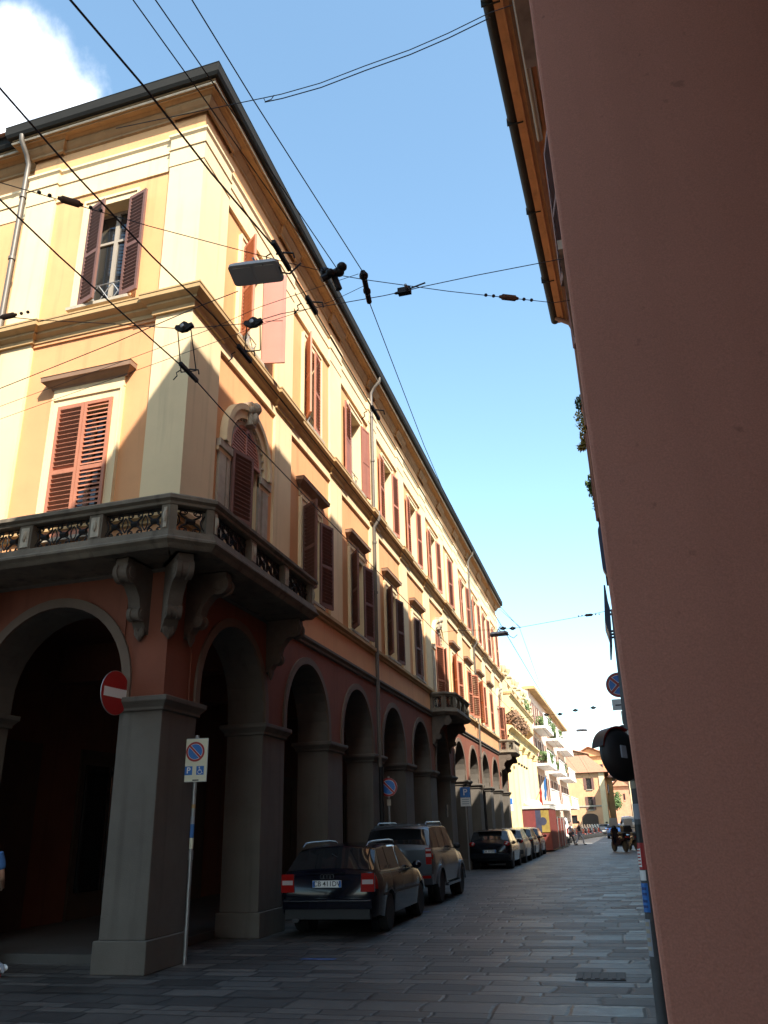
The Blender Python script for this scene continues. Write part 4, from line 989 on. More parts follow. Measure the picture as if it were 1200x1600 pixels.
def suv_extra(t, S, patch):
    for sd in (1, -1):
        mb = MB(); mb.prism([(sd*.72, -.012, .93), (sd*.86, -.008, .93), (sd*.85, -.008, 1.30), (sd*.71, -.012, 1.30)], (0, .06, 0), M_tail)
        mb.prism([(sd*.725, -.016, 1.10), (sd*.855, -.013, 1.10), (sd*.85, -.013, 1.17), (sd*.72, -.016, 1.17)], (0, .03, 0), M_tailw)
        mb.prism([(sd*.725, -.016, 1.23), (sd*.85, -.013, 1.23), (sd*.85, -.013, 1.28), (sd*.72, -.016, 1.28)], (0, .03, 0), M_tailw)
        patch(mb, .005, .16, 3.75, 4.9, M_tail, sd, .006, 5, 4); local(mb.build('tail_light', None), t)
        mb = MB(); mb.tube([(sd*.62, .5, 1.83), (sd*.62, .65, 1.90), (sd*.62, 2.3, 1.91), (sd*.61, 2.5, 1.85)], .018, M_paint_silver, 8); local(mb.build('roof_rail', None, smooth=60), t)
        for c in (.98, 3.76):
            mb = MB()
            for k in range(12):
                a0 = pi*k/12; a1 = pi*(k+1)/12; r0, r1 = .43, .50
                q_ = [(sd*.885, c+r*cos(a), .39+r*sin(a)) for r, a in ((r0, a0), (r1, a0), (r1, a1), (r0, a1))]; mb.prism(q_, (sd*.035, 0, 0), M_paint_dkgrey)
            local(mb.build('fender_flare', None), t)
        mb = MB(); mb.box(WORLD, *sorted((sd*.86, sd*.95)), .36, .42, 1.5, 3.25, M_paint_dkgrey); local(mb.build('side_step', None), t)
    mb = MB(); mb.box(WORLD, -.88, .88, .48, .72, -.10, .10, M_paint_dkgrey); mb.box(WORLD, .55, .85, .62, .68, -.11, -.10, M_tail); local(mb.build('bumper', None, bevel=.03), t)
    mb = MB(); mb.lathe([(.02, 0), (.34, 0), (.37, .03), (.37, .19), (.33, .24), (.2, .26), (.02, .265)], (-.16, -.005, 1.05), (0, -1, 0), M_paint_silver, 32)
    mb.lathe([(.30, .24), (.305, .252), (.29, .254)], (-.16, -.005, 1.05), (0, -1, 0), M_chrome, 32); local(mb.build('spare_wheel', None, smooth=35), t)
    plate(t, -.103, .60, 'BX 296ZK', .36, .10)
    mb = MB(); mb.box(WORLD, -.55, .55, 1.80, 1.84, -.02, .25, M_paint_silver); local(mb.build('roof_spoiler', None, bevel=.01), t)
suv = dict(L=4.55, W=1.80, H=1.86, wb=2.78, ro=.98, wr=.385, gh=(.02, .34, 2.5, 3.25),
    hw=[(0, .95), (.08, .98), (.3, 1), (4.0, 1), (4.35, .93), (4.55, .85)], belt=[(0, 1.24), (1, 1.22), (3.2, 1.16), (3.5, 1.10), (4.3, 1.0), (4.55, .85)],
    roof=[(0, 1.26), (.02, 1.27), (.34, 1.80), (.8, 1.85), (2.2, 1.85), (2.5, 1.81), (3.25, 1.18), (4.1, 1.07), (4.55, .86)],
    bot=[(0, .46), (.3, .40), (4.2, .38), (4.55, .45)], side_glass=[(.28, .98, .08, 0), (1.06, 1.85, 0, 0), (1.92, 2.85, 0, -.30)], mirror=(2.8, 1.28), handle=(1.6, 1.8), spokes=6, extra=suv_extra, mirmat=M_black)
e_ = make_car('off_road_car', 'grey off road car with spare wheel on its tailgate, ahead of the navy estate', suv, M_paint_silver, (-4.90, 19.0, 0), radians(0)); e_.scale = (.93, .93, .91)

def hatch_extra(txt, tl=.72):
    def f(t, S, patch):
        for sd in (1, -1):
            mb = MB(); mb.ell((sd*.70, .02, .93), .13, .05, .085, M_tail, 14, 8); mb.ell((sd*.68, -.015, .93), .05, .02, .04, M_tailw, 10, 6); local(mb.build('tail_light', None, smooth=60), t)
        mb = MB(); mb.box(WORLD, -.80, .80, .40, .58, -.05, .08, M_paint_black if txt == 'DK 073RL' else M_paint_dkgrey); local(mb.build('bumper', None, bevel=.03), t)
        mb = MB(); mb.box(WORLD, -.48, .48, 1.395, 1.42, .28, .55, M_paint_dkgrey); local(mb.build('roof_spoiler', None, bevel=.01), t)
        plate(t, -.054 if txt else -.05, .62 if txt != 'DK 073RL' else .66, txt)
    return f
hatch = dict(L=4.05, W=1.72, H=1.47, wb=2.5, ro=.72, wr=.30, gh=(.10, .50, 2.0, 2.95),
    hw=[(0, .88), (.06, .94), (.2, .98), (.4, 1), (3.3, 1), (3.8, .92), (4.05, .76)], belt=[(0, .92), (.08, 1.0), (1, .98), (2.8, .94), (3.2, .88), (3.8, .75), (4.05, .58)],
    roof=[(0, .92), (.1, 1.0), (.5, 1.41), (1.0, 1.46), (1.7, 1.47), (2.0, 1.44), (2.95, .96), (3.5, .86), (4.05, .56)],
    bot=[(0, .32), (.2, .25), (.5, .2), (3.7, .2), (4.05, .28)], side_glass=[(.62, 1.5, .14, .0), (1.58, 2.55, 0, -.42)], mirror=(2.5, 1.0), handle=(1.35, 1.52), spokes=5, extra=hatch_extra('DK 073RL'))
make_car('hatchback_car', 'black hatchback with red tail lights at the head of the farther parked row', hatch, M_paint_black, (-5.08, 34.6, 0), radians(0))
h2 = dict(hatch); h2['extra'] = hatch_extra('CZ 518MA')
make_car('hatchback_car', 'small cream hatchback parked right in front of the black hatchback', h2, M_paint_cream, (-5.05, 39.3, 0))
make_car('hatchback_car', 'dark grey hatchback parked beyond the cream one', h2, M_paint_dkgrey, (-5.05, 43.8, 0))
make_car('hatchback_car', 'dark reddish hatchback last in the row beside the red site fence', h2, M_paint_red, (-5.1, 48.3, 0))
make_car('hatchback_car', 'pale blue car driving away in the middle of the far street', h2, M_paint_blue, (aty(961, 1300, 98).x, 96, 0))
make_car('hatchback_car', 'dark car standing at the far end of the row of scooters', h2, M_paint_dkgrey, (aty(944, 1296, 118).x, 116, 0))
make_car('hatchback_car', 'white car ahead of the pale blue car in the distance', h2, M_white, (aty(963, 1292, 121).x, 121, 0))
def van_extra(t, S, patch):
    for sd in (1, -1):
        mb = MB(); mb.box(WORLD, *sorted((sd*.80, sd*.92)), .8, 1.25, -.01, .05, M_tail); local(mb.build('tail_light', None), t)
    mb = MB(); mb.box(WORLD, -.9, .9, .40, .60, -.06, .06, M_black); local(mb.build('bumper', None), t)
    plate(t, -.015, .85, 'CE 640TN')
van = dict(L=4.9, W=1.9, H=2.15, wb=2.9, ro=.9, wr=.33, gh=(.02, .20, 3.6, 4.2),
    hw=[(0, .96), (.1, 1), (4.3, 1), (4.9, .85)], belt=[(0, 1.25), (4.2, 1.2), (4.9, .8)], roof=[(0, 1.27), (.02, 1.3), (.2, 2.08), (.6, 2.15), (3.2, 2.15), (3.6, 2.08), (4.2, 1.25), (4.9, .82)],
    bot=[(0, .38), (4.9, .35)], side_glass=[(2.7, 3.7, 0, -.2)], mirror=(3.6, 1.3), handle=(2.5, 2.7), extra=van_extra)
make_car('delivery_van', 'beige van parked at the far right behind the dark scooter', van, M_paint_van, (aty(983, 1285, 92).x, 90, 0))

# ---- scooters
def make_scooter(label, loc, rotz, paint, shield, group=None, box=False):
    t = thing('parked_scooter', label, 'scooter', loc, rotz, group)
    for y in (0.28, 1.52):
        mb = MB(); mb.lathe([(.13, -.05), (.22, -.055), (.255, -.03), (.255, .03), (.22, .055), (.13, .05)], (0, y, .255), (1, 0, 0), M_rubber, 18); w = local(mb.build('wheel', None, smooth=40), t)
        mb = MB(); mb.lathe([(.14, -.03), (.03, -.05), (.03, .05), (.14, .03)], (0, y, .255), (1, 0, 0), M_rim, 14); r = mb.build('rim', None); r.parent = w
    mb = MB()
    pr = [(.02, .50), (.05, .72), (.35, .78), (.80, .72), (.88, .40), (1.10, .34), (1.20, .70), (1.26, 1.02), (1.38, 1.0), (1.40, .62), (1.30, .30), (.85, .22), (.5, .32), (.3, .48)]
    mb.prism([(-.16, y, z) for y, z in pr], (.32, 0, 0), paint); mb.ell((0, .40, .60), .20, .42, .16, paint, 12, 8); mb.ell((0, 1.36, .80), .20, .10, .28, paint, 12, 8); mb.ell((0, 1.52, .50), .08, .24, .06, paint, 10, 6)
    local(mb.build('body', None, smooth=40), t)
    mb = MB(); mb.ell((0, .52, .80), .15, .40, .08, M_black, 12, 8); local(mb.build('seat', None, smooth=60), t)
    mb = MB(); mb.tube([(-.36, 1.18, 1.06), (-.1, 1.28, 1.08), (.1, 1.28, 1.08), (.36, 1.18, 1.06)], .02, M_black, 6); mb.ell((0, 1.32, 1.06), .13, .10, .09, paint, 10, 6); mb.tube([(0, 1.30, 1.0), (0, 1.52, .3)], .03, M_black, 6); local(mb.build('handlebar', None, smooth=60), t)
    for sd in (-1, 1):
        mb = MB(); mb.tube([(sd*.30, 1.20, 1.07), (sd*.36, 1.24, 1.26)], .008, M_black, 5); mb.ell((sd*.37, 1.24, 1.29), .06, .015, .04, M_chrome, 10, 6); local(mb.build('mirror', None), t)
    mb = MB(); mb.prism([(-.10, -.01, .60), (.10, -.01, .60), (.08, .0, .68), (-.08, .0, .68)], (0, .05, 0), M_tail); local(mb.build('tail_light', None), t)
    if shield: mb = MB(); mb.prism([(-.24, 1.34, 1.05), (.24, 1.34, 1.05), (.20, 1.26, 1.48), (-.20, 1.26, 1.48)], (0, .012, 0), M_lampglass); local(mb.build('windshield', None), t)
    if box: mb = MB(); mb.box(WORLD, -.2, .2, .86, 1.14, -.16, .22, M_black); local(mb.build('top_case', None, bevel=.05), t)
    return t
s0_ = make_scooter('dark scooter with windshield and top case parked near the right edge', (.42, 51.6, 0), radians(24), M_paint_black, True, None, True); s0_.scale = (1.25, 1.25, 1.25)
s0_ = make_scooter('grey scooter tucked right behind the dark one with the top case', (1.0, 53.8, 0), radians(14), M_paint_dkgrey, True); s0_.scale = (1.2, 1.2, 1.2)
base_sc = None; cols_ = (M_paint_black, M_paint_dkgrey, M_paint_red, M_paint_navy)
protos = []
LBL = 'small dark parked scooter in the long far row along the left kerb'
for k in range(24):
    y = 84+1.25*k; u = 883+(938-883)*(1-84/y)/(1-84/114.0)
    x = aty(u, 1305, y).x-.3; rz = radians(-72+random.uniform(-8, 8)); pos = (x-.9, y, 0)
    if k < 4: protos.append(make_scooter(LBL, pos, rz, cols_[k], k % 2 == 0, 'scooters in the far row along the left kerb', k == 1))
    else: copy_tree(protos[k % 4], None, pos, rz)

# ---- site container and red mesh fence
ct = thing('site_container', 'red site container with a yellow banner behind the parked cars', 'container', (-5.0, 56, 0))
mb = MB(); a = -5.85; b = -4.1
mb.box(WORLD, a, b, .1, 2.55, 55.0, 60.5, M_redpanel); mb.box(WORLD, a-.05, b+.05, 2.55, 2.75, 54.9, 60.6, M_lampgrey)
for k in range(9): mb.box(WORLD, b, b+.03, .2, 2.5, 55.2+.6*k, 55.5+.6*k, M_redpanel)
mb.build('shell', ct)
M_banner = mat('banner_navy', (.03, .035, .07), .6, var=.3, scale=5); M_bany = mat('banner_yellow', (.25, .18, .04), .6, var=.2, scale=5); M_banr = mat('banner_red', (.16, .03, .03), .6, var=.2, scale=5)
mb = MB(); mb.box(WORLD, a+.05, a+.85, 1.15, 2.45, 54.96, 54.985, M_banr); mb.box(WORLD, a+.85, b-.55, 1.15, 2.45, 54.962, 54.985, M_banner); mb.box(WORLD, b-.55, b-.05, 1.15, 2.45, 54.958, 54.985, M_bany)
0 and mb.prism([(a+.2, 54.95, 2.25), (a+.3, 54.95, 2.25), (a+.47, 54.95, 1.75), (a+.42, 54.95, 1.65)], (0, .008, 0), M_apt); 0 and mb.prism([(a+.7, 54.95, 2.25), (a+.6, 54.95, 2.25), (a+.43, 54.95, 1.75), (a+.48, 54.95, 1.65)], (0, .009, 0), M_apt)
mb.lathe([(.24, 0), (.24, .01)], (b-.45, 54.945, 1.8), (0, 1, 0), M_banner, 20); mb.build('banner', ct)
mb = MB(); mb.ell((-5.25, 56.5, 2.85), .6, 1.2, .28, M_white, 14, 8); mb.build('roof_tank', ct, smooth=60)
fe = thing('site_fence', 'red plastic mesh fence round the works beyond the red container', 'fence', (-4.4, 66, 0))
path = [(-4.05, 61.0), (-4.0, 63.5), (-3.98, 66), (-4.1, 68.5), (-4.2, 72), (-5.8, 72.5)]
mb = MB()
for (x0, y0), (x1, y1) in zip(path, path[1:]):
    d = Vector((x1-x0, y1-y0, 0)); n = Vector((-d.y, d.x, 0)).normalized()*.01
    for k in range(10): mb.prism([Vector((x0, y0, .1+.19*k)), Vector((x1, y1, .1+.19*k)), Vector((x1, y1, .24+.19*k)), Vector((x0, y0, .24+.19*k))], n, M_redfence)
    m_ = max(2, int(d.length/.3))
    for k in range(m_): p = Vector((x0, y0, .1))+d*k/m_; mb.prism([p, p+d/m_*.75, p+d/m_*.75+ZV*1.9, p+ZV*1.9], n*.6, M_redfence)
mb.build('mesh', fe)
for p in path: mb = MB(); mb.tube([(p[0], p[1], 0), (p[0], p[1], 2.1)], .04, M_galv, 6); mb.lathe([(.25, 0), (.2, .12), (.05, .14)], (p[0], p[1], 0), ZV, M_pier, 10); mb.build('post', fe)
wv = thing('white_van', 'white van parked under the apartment awning behind the red fence', 'van', (-5, 74, 0)); bpy.data.objects.remove(wv)
wv = make_car('delivery_van', 'white van parked under the apartment balconies behind the red fence', van, M_white, (-5.1, 75.5, 0))

# ================================================================== PEOPLE
def skinned(name, verts, edges, radii, m, parent, sub=2):
    me = bpy.data.meshes.new(name); me.from_pydata([tuple(v) for v in verts], edges, []); o = bpy.data.objects.new(name, me); C.objects.link(o)
    sk = o.modifiers.new('skin', 'SKIN'); sk.use_smooth_shade = True
    for v, r in zip(me.skin_vertices[0].data, radii): v.radius = (r, r) if not isinstance(r, tuple) else r
    me.skin_vertices[0].data[0].use_root = True
    o.modifiers.new('sub', 'SUBSURF').levels = sub
    dg = bpy.context.evaluated_depsgraph_get(); nm = bpy.data.meshes.new_from_object(o.evaluated_get(dg)); bpy.data.objects.remove(o)
    nm.materials.clear(); nm.materials.append(m)
    o = bpy.data.objects.new(name, nm); C.objects.link(o); o.parent = parent; return o
def person(label, loc, rotz, top, legs, stride=.28, arm=(.3, -.3), bag=False, elbow=.5, hold=None, sleeves='short', group=None):
    """faces +y; stride: foot spread; arm: swing of right and left arm"""
    t = thing('person', label, 'person', loc, rotz, group)
    s = stride
    J = {'pel': (0, 0, .93), 'sp1': (0, .01, 1.08), 'sp2': (0, .015, 1.24), 'ch': (0, .01, 1.38), 'nk': (0, .02, 1.48), 'nk2': (0, .035, 1.54), 'hd0': (0, .05, 1.60), 'hd1': (0, .045, 1.67), 'hd2': (0, .03, 1.73)}
    R = {'pel': (.155, .105), 'sp1': (.135, .095), 'sp2': (.145, .10), 'ch': (.15, .10), 'nk': .06, 'nk2': .052, 'hd0': .075, 'hd1': .085, 'hd2': .062}
    E_ = [('pel', 'sp1'), ('sp1', 'sp2'), ('sp2', 'ch'), ('ch', 'nk'), ('nk', 'nk2'), ('nk2', 'hd0'), ('hd0', 'hd1'), ('hd1', 'hd2')]
    for sd, f in ((1, 1), (-1, -1)):
        k = 'R' if sd > 0 else 'L'
        fy = s*f
        J['hip'+k] = (sd*.09, 0, .88); J['kn'+k] = (sd*.09, fy*.55+.05, .49); J['an'+k] = (sd*.09, fy-.02 if f > 0 else fy-.06, .09 if f > 0 else .13); J['toe'+k] = (sd*.10, fy+.15 if f > 0 else fy+.09, .04)
        R['hip'+k] = .092; R['kn'+k] = .058; R['an'+k] = .042; R['toe'+k] = (.04, .03)
        E_ += [('pel', 'hip'+k), ('hip'+k, 'kn'+k), ('kn'+k, 'an'+k), ('an'+k, 'toe'+k)]
        a = arm[0] if sd > 0 else arm[1]
        J['sh'+k] = (sd*.185, .005, 1.41); J['el'+k] = (sd*.25, a*.55-.02, 1.13); J['wr'+k] = (sd*.25, a*.55+.10+elbow*.12, .90+elbow*.10)
        R['sh'+k] = .058; R['el'+k] = .04; R['wr'+k] = .028
        E_ += [('ch', 'sh'+k), ('sh'+k, 'el'+k), ('el'+k, 'wr'+k)]
        w = Vector(J['wr'+k]); e = Vector(J['el'+k]); d = (w-e).normalized(); J['pm'+k] = tuple(w+d*.07); R['pm'+k] = (.032, .02); E_.append(('wr'+k, 'pm'+k))
        fw = Vector((0, 1, .2)).normalized(); base = w+d*.085
        for q_ in range(4):
            o_ = Vector((0, .027-.018*q_, 0)); ln = (.072, .085, .08, .062)[q_]
            J['f%d'%q_+k] = tuple(base+o_); J['g%d'%q_+k] = tuple(base+o_+d*ln*.55+Vector((-sd*.006, 0, 0))); J['h%d'%q_+k] = tuple(base+o_+d*ln+Vector((-sd*.022, 0, 0)))
            for c_ in 'fgh': R['%s%d' % (c_, q_)+k] = .0085
            E_ += [('pm'+k, 'f%d'%q_+k), ('f%d'%q_+k, 'g%d'%q_+k), ('g%d'%q_+k, 'h%d'%q_+k)]
        J['t0'+k] = tuple(w+d*.03+Vector((0, .03, 0))); J['t1'+k] = tuple(w+d*.075+Vector((-sd*.01, .052, 0))); R['t0'+k] = .011; R['t1'+k] = .009; E_ += [('wr'+k, 't0'+k), ('t0'+k, 't1'+k)]
    ks = list(J); ix = {k: i for i, k in enumerate(ks)}
    body = skinned('body', [J[k] for k in ks], [(ix[a], ix[b]) for a, b in E_], [R[k] for k in ks], M_skin, t)
    mb = MB(); mb.ell((0, .128, 1.645), .013, .02, .02, M_skin, 8, 6)
    for sd in (-1, 1): mb.ell((sd*.088, .035, 1.655), .012, .022, .032, M_skin, 8, 6); mb.ell((sd*.032, .118, 1.668), .011, .008, .007, M_black, 8, 6)
    mb.ell((0, .118, 1.605), .024, .008, .006, M_signred, 8, 4); mb.build('face').parent = t
    mb = MB(); mb.ell((0, .012, 1.715), .094, .105, .085, M_hair, 14, 10); mb.build('hair', None, smooth=60).parent = t
    def sub(name, keys, edges, extra, m):
        kk = list(keys); i2 = {k: i for i, k in enumerate(kk)}
        rr = [tuple(v+extra for v in R[k]) if isinstance(R[k], tuple) else R[k]+extra for k in kk]
        return skinned(name, [J[k] for k in kk], [(i2[a], i2[b]) for a, b in edges], rr, m, t)
    for k in 'RL': J['slv'+k] = tuple(Vector(J['sh'+k]).lerp(Vector(J['el'+k]), .7)); R['slv'+k] = .055
    sub('shirt', ['sp1', 'pel', 'sp2', 'ch', 'shR', 'shL', 'slvR', 'slvL'], [('sp1', 'pel'), ('sp1', 'sp2'), ('sp2', 'ch'), ('ch', 'shR'), ('ch', 'shL'), ('shR', 'slvR'), ('shL', 'slvL')], .016, top)
    sub('trousers', ['pel', 'hipR', 'hipL', 'knR', 'knL', 'anR', 'anL'], [('pel', 'hipR'), ('pel', 'hipL'), ('hipR', 'knR'), ('hipL', 'knL'), ('knR', 'anR'), ('knL', 'anL')], .014, legs)
    for k in 'RL':
        mb = MB(); a = Vector(J['an'+k]); b2 = Vector(J['toe'+k]); mb.ell((a+b2)/2-ZV*.012, .05, .14, .048, M_black, 10, 6); mb.build('shoe', None, smooth=60).parent = t
    return t
person('person in a pale shirt and dark trousers crossing the far road by the red fence', (aty(893, 1318, 70).x, 70, 0), radians(-85), M_cgrey, M_cdark, .26)
person('person in dark clothes walking just to the right of the one in a pale shirt', (aty(899, 1318, 70).x+.35, 71, 0), radians(-80), M_cdark, M_cgrey, .30)
pp = aty(6, 1350, 9.9)
person('person in a bright blue tee shirt cut off by the left edge', (pp.x-.32, 9.9, 0), radians(35), M_cblue, M_cdark, .15, arm=(.05, 0), elbow=1.2)

# ================================================================== SIGNS
def disc(mb, c, x, n, r, d0, d1, m, k=36):
    mb.lathe([(r, d0), (r, d1)], c, n, m, k)
def bar(mb, c, x, y, n, ang, L, w, d0, d1, m):
    u = x*cos(ang)+y*sin(ang); v = -x*sin(ang)+y*cos(ang); c = Vector(c)+n*d0
    mb.prism([c-u*L/2-v*w/2, c+u*L/2-v*w/2, c+u*L/2+v*w/2, c-u*L/2+v*w/2], n*(d1-d0), m)
def sign_axes(nx, ny):
    n = Vector((nx, ny, 0)).normalized(); y = ZV.copy(); x = y.cross(n); return x, y, n
def noparking_face(mb, c, x, y, n, r, d, cross=False):
    disc(mb, c, x, n, r, d, d+.003, M_signred); disc(mb, c, x, n, r*.79, d+.003, d+.005, M_white); disc(mb, c, x, n, r*.755, d+.005, d+.007, M_signblue)
    for a in ((-pi/4, pi/4) if cross else (-pi/4,)):
        bar(mb, c, x, y, n, a, r*1.60, r*.27, d+.007, d+.008, M_white); 
    for a in ((-pi/4, pi/4) if cross else (-pi/4,)): bar(mb, c, x, y, n, a, r*1.66, r*.20, d+.008, d+.010, M_signred)
# parking plate on a pole
sp_ = thing('parking_sign', 'cream plate with no parking disc, P and wheelchair symbols on a stickered pole', 'road sign', (XF+.13, Y0+.82, 0))
px_, py_ = XF+.13, Y0+.82
x, y, n = sign_axes(.16, -1)
mb = MB(); mb.tube([(px_, py_, 0), (px_, py_, 2.95)], .028, M_galv, 10); mb.lathe([(.036, 0), (.036, .12)], (px_, py_, 1.28), ZV, M_galv, 10); mb.build('pole', sp_, smooth=50)
c = Vector((px_, py_, 2.60))+n*.04
mb = MB(); P = lambda a, b, d=0: c+x*a+y*b+n*d
mb.prism([P(-.185, -.30), P(.185, -.30), P(.185, .30), P(-.185, .30)], n*.012, M_galv)
mb.prism([P(-.178, -.293, .012), P(.178, -.293, .012), P(.178, .293, .012), P(-.178, .293, .012)], n*.002, M_signyel)
mb.build('plate', sp_)
mb = MB(); noparking_face(mb, c+y*.115, x, y, n, .138, .0145); mb.build('no_parking_disc', sp_)
mb = MB()
for a in (-.085, .085):
    mb.prism([P(a-.055, -.205, .0145), P(a+.055, -.205, .0145), P(a+.055, -.085, .0145), P(a-.055, -.085, .0145)], n*.002, M_signblue)
# wheelchair: head, back, seat, leg, wheel
wc = lambda a, b: P(.085+a, -.145+b, .0185)
mb.lathe([(.010, -.001), (.010, .002)], wc(-.012, .042), n, M_white, 12)
mb.tube([wc(-.012, .03), wc(-.010, .0), wc(.018, .0), wc(.028, -.035), wc(.04, -.033)], .005, M_white, 5)
mb.tube([wc(-.010, .016), wc(.014, .014)], .004, M_white, 5)
mb.tube([wc(-.004+.028*cos(t), -.02+.028*sin(t)) for t in [radians(100+26*k) for k in range(10)]], .004, M_white, 5)
pn = mb.build('symbol_panels', sp_)
o = text_mesh('P', .115, M_white, basis(P(-.085, -.145, .018), x, y), .001, .002); put(o, pn)
mb = MB(); mb.prism([P(-.02, -.285, .0145), P(.07, -.285, .0145), P(.07, -.268, .0145), P(-.02, -.268, .0145)], n*.001, M_black); mb.build('small_print', sp_)
for z, h, m in ((1.95, .05, M_corn), (1.74, .10, M_cgrey), (1.56, .18, M_cblue), (1.42, .14, M_signyel), (1.28, .09, M_white)):
    mb = MB(); mb.lathe([(.0295, 0), (.0295, h)], (px_, py_, z), ZV, m, 10); mb.build('sticker', sp_, smooth=50)
# no entry disc on the corner pier
ne = thing('no_entry_sign', 'round red no entry sign with white bar on the corner pillar beside the left arch', 'road sign', (-6.5, 9.9, 3.46))
x, y, n = sign_axes(1, -.10); c = Vector((-6.5, 9.86, 3.46)); mb = MB(); disc(mb, c, x, n, .305, -.012, 0, M_galv); disc(mb, c, x, n, .298, 0, .003, M_signred); mb.build('disc', ne)
mb = MB(); bar(mb, c, x, y, n, 0, .50, .125, .003, .006, M_white); mb.build('white_bar', ne)
mb = MB(); mb.tube([c-n*.02, c-n*.10, Vector((-6.5, 10.12, 3.46))], .02, M_galv, 8); mb.tube([c-n*.03+y*.28, c-n*.03-y*.28], .018, M_galv, 6); mb.build('bracket', ne)
# round no parking sign by the third pillar
rs = thing('no_parking_sign', 'round blue no parking sign with red rim on a pole above the grey car', 'road sign', (-5.75, 21.7, 0))
x, y, n = sign_axes(.12, -1); p0 = atx(607, 1230, -5.72); c = Vector(p0); mb = MB(); disc(mb, c, x, n, .235, -.01, 0, M_galv); noparking_face(mb, c, x, y, n, .232, 0); mb.build('disc', rs)
mb = MB(); b = c-n*.05; mb.tube([(b.x, b.y, 0), (b.x, b.y, c.z+.28)], .028, M_galv, 8); mb.build('pole', rs, smooth=50)
mb = MB(); mb.box(Fr((b.x, b.y, 0), x, n), -.05, .05, c.z-.46, c.z-.30, .03, .04, M_stone_l); mb.build('small_plate', rs)
# blue P plate on a far pillar
ps = thing('parking_sign', 'blue P sign over a white plate fixed to a far pillar', 'road sign', (-5.8, 33.4, 2.7)); pc = atx(727, 1245, -5.8)
x, y, n = sign_axes(.1, -1); c = Vector((pc.x, pc.y, pc.z)); mb = MB(); P = lambda a, b, d=0: c+x*a+y*b+n*d
mb.prism([P(-.2, -.02), P(.2, -.02), P(.2, .36), P(-.2, .36)], n*.012, M_signblue); mb.build('panel', ps)
o = text_mesh('P', .34, M_white, basis(P(0, .17, .013), x, y), .001, .006); put(o, ps)
mb = MB(); mb.prism([P(-.2, -.36), P(.2, -.36), P(.2, -.03), P(-.2, -.03)], n*.01, M_white); 
for k in range(3): mb.prism([P(-.14, -.12-.08*k, .01), P(.14, -.12-.08*k, .01), P(.14, -.09-.08*k, .01), P(-.14, -.09-.08*k, .01)], n*.002, M_cgrey)
mb.build('white_plate', ps)
mb = MB(); mb.tube([P(0, .4, -.03), Vector((c.x, c.y+.03, 0))], .03, M_galv, 6); mb.build('pole', ps)
# blue panel on the first half column
bs = thing('blue_panel', 'small blue and white panel hung on the first yellow half column', 'sign', (-5.5, 50, 3)); c = aty(796, 1257, 50.3); x, y, n = sign_axes(.2, -1); P = lambda a, b, d=0: c+x*a+y*b+n*d
mb = MB(); mb.prism([P(-.2, -.35), P(.2, -.35), P(.2, .35), P(-.2, .35)], n*.02, M_white); mb.prism([P(-.19, 0, .02), P(.19, 0, .02), P(.19, .34, .02), P(-.19, .34, .02)], n*.004, M_signblue); mb.build('panel', bs)
mb = MB(); mb.tube([P(0, .3, -.02), P(0, .3, -.02)+Vector((0, .25, 0))], .02, M_galv, 6); mb.build('bracket', bs)
# house number / intercom on a pillar
ic = thing('entry_panel', 'two small dark intercom plates on a shaded pillar past the off road car', 'intercom', (-5.9, 27, 2)); 
mb = MB()
for v in (1262, 1272):
    p = atx(698, v, XF); mb.box(FS, p.y-Y0-.16, p.y-Y0+.16, p.z-.10, p.z+.10, .0, .03, M_black)
mb.build('panel', ic)

# pole with stickers, traffic mirror on it
M_navy0 = mat('sticker_navy', (.01, .05, .2), .5)
M_poled = mat('pole_grey', (.075, .075, .078), .6, var=.3, scale=6)
mp = thing('sticker_pole', 'dark street pole plastered with stickers beside the near salmon pillar', 'pole', (.20, 7.6, 0))
YP = 7.4; b0 = aty(1033, 1560, YP); t0 = aty(979, 1090, YP); dpl = (t0-b0)
foot = b0-dpl*(b0.z/dpl.z); top = b0+dpl*((3.4-b0.z)/dpl.z)
mb = MB(); mb.tube([foot, top], .052, M_poled, 14); mb.build('pole', mp, smooth=50)
def on_pole(z): return foot+(top-foot)*(z/3.4)
def band(z0, z1, m, a0, a1, r=.0535):
    mb = MB(); k = 10; vs = []
    for i in range(k+1):
        a = radians(a0+(a1-a0)*i/k)
        for z in (z0, z1): q_ = on_pole(z); vs.append((q_.x+r*cos(a), q_.y+r*sin(a), z))
    mb.mesh(vs, [(2*i, 2*i+2, 2*i+3, 2*i+1) for i in range(k)], m); return mb.build('sticker', mp, smooth=60)
band(1.40, 1.58, M_black, 180, 330); 
rs_ = band(1.24, 1.44, M_signred, 200, 350, .0545); band(1.26, 1.40, M_white, 180, 235, .0550); band(1.16, 1.235, M_white, 185, 260)
band(.93, 1.14, M_signblue, 190, 265, .0545); band(.62, .88, M_cgrey, 180, 250); band(1.62, 1.74, M_cgrey, 170, 300); band(1.86, 1.92, M_stone_l, 180, 290); band(2.1, 2.18, M_corn, 180, 300); band(2.25, 2.33, M_white, 185, 250)
for z_ in (1.275, 1.30, 1.325, 1.35, 1.375, 1.395): band(z_, z_+.010, M_signred, 184, 231, .0556)
for z_ in (.96, 1.0, 1.05, 1.09): band(z_, z_+.02, M_navy0, 200, 250, .0550)
for z_ in (.66, .72, .78, .83): band(z_, z_+.03, M_stone_l, 186, 240, .0542)
mi = thing('traffic_mirror', 'convex traffic mirror seen from behind with a red hood clamped to the stickered pole', 'mirror', (.1, YP, 2.1))
mc = aty(970, 1179, YP-.12); ax = Vector((.72, -.66, .10)).normalized()           # back of the shell looks at the camera
up = Vector((.14, 0, 1)); sx = up.cross(ax).normalized(); up = ax.cross(sx)
mb = MB(); r = .215
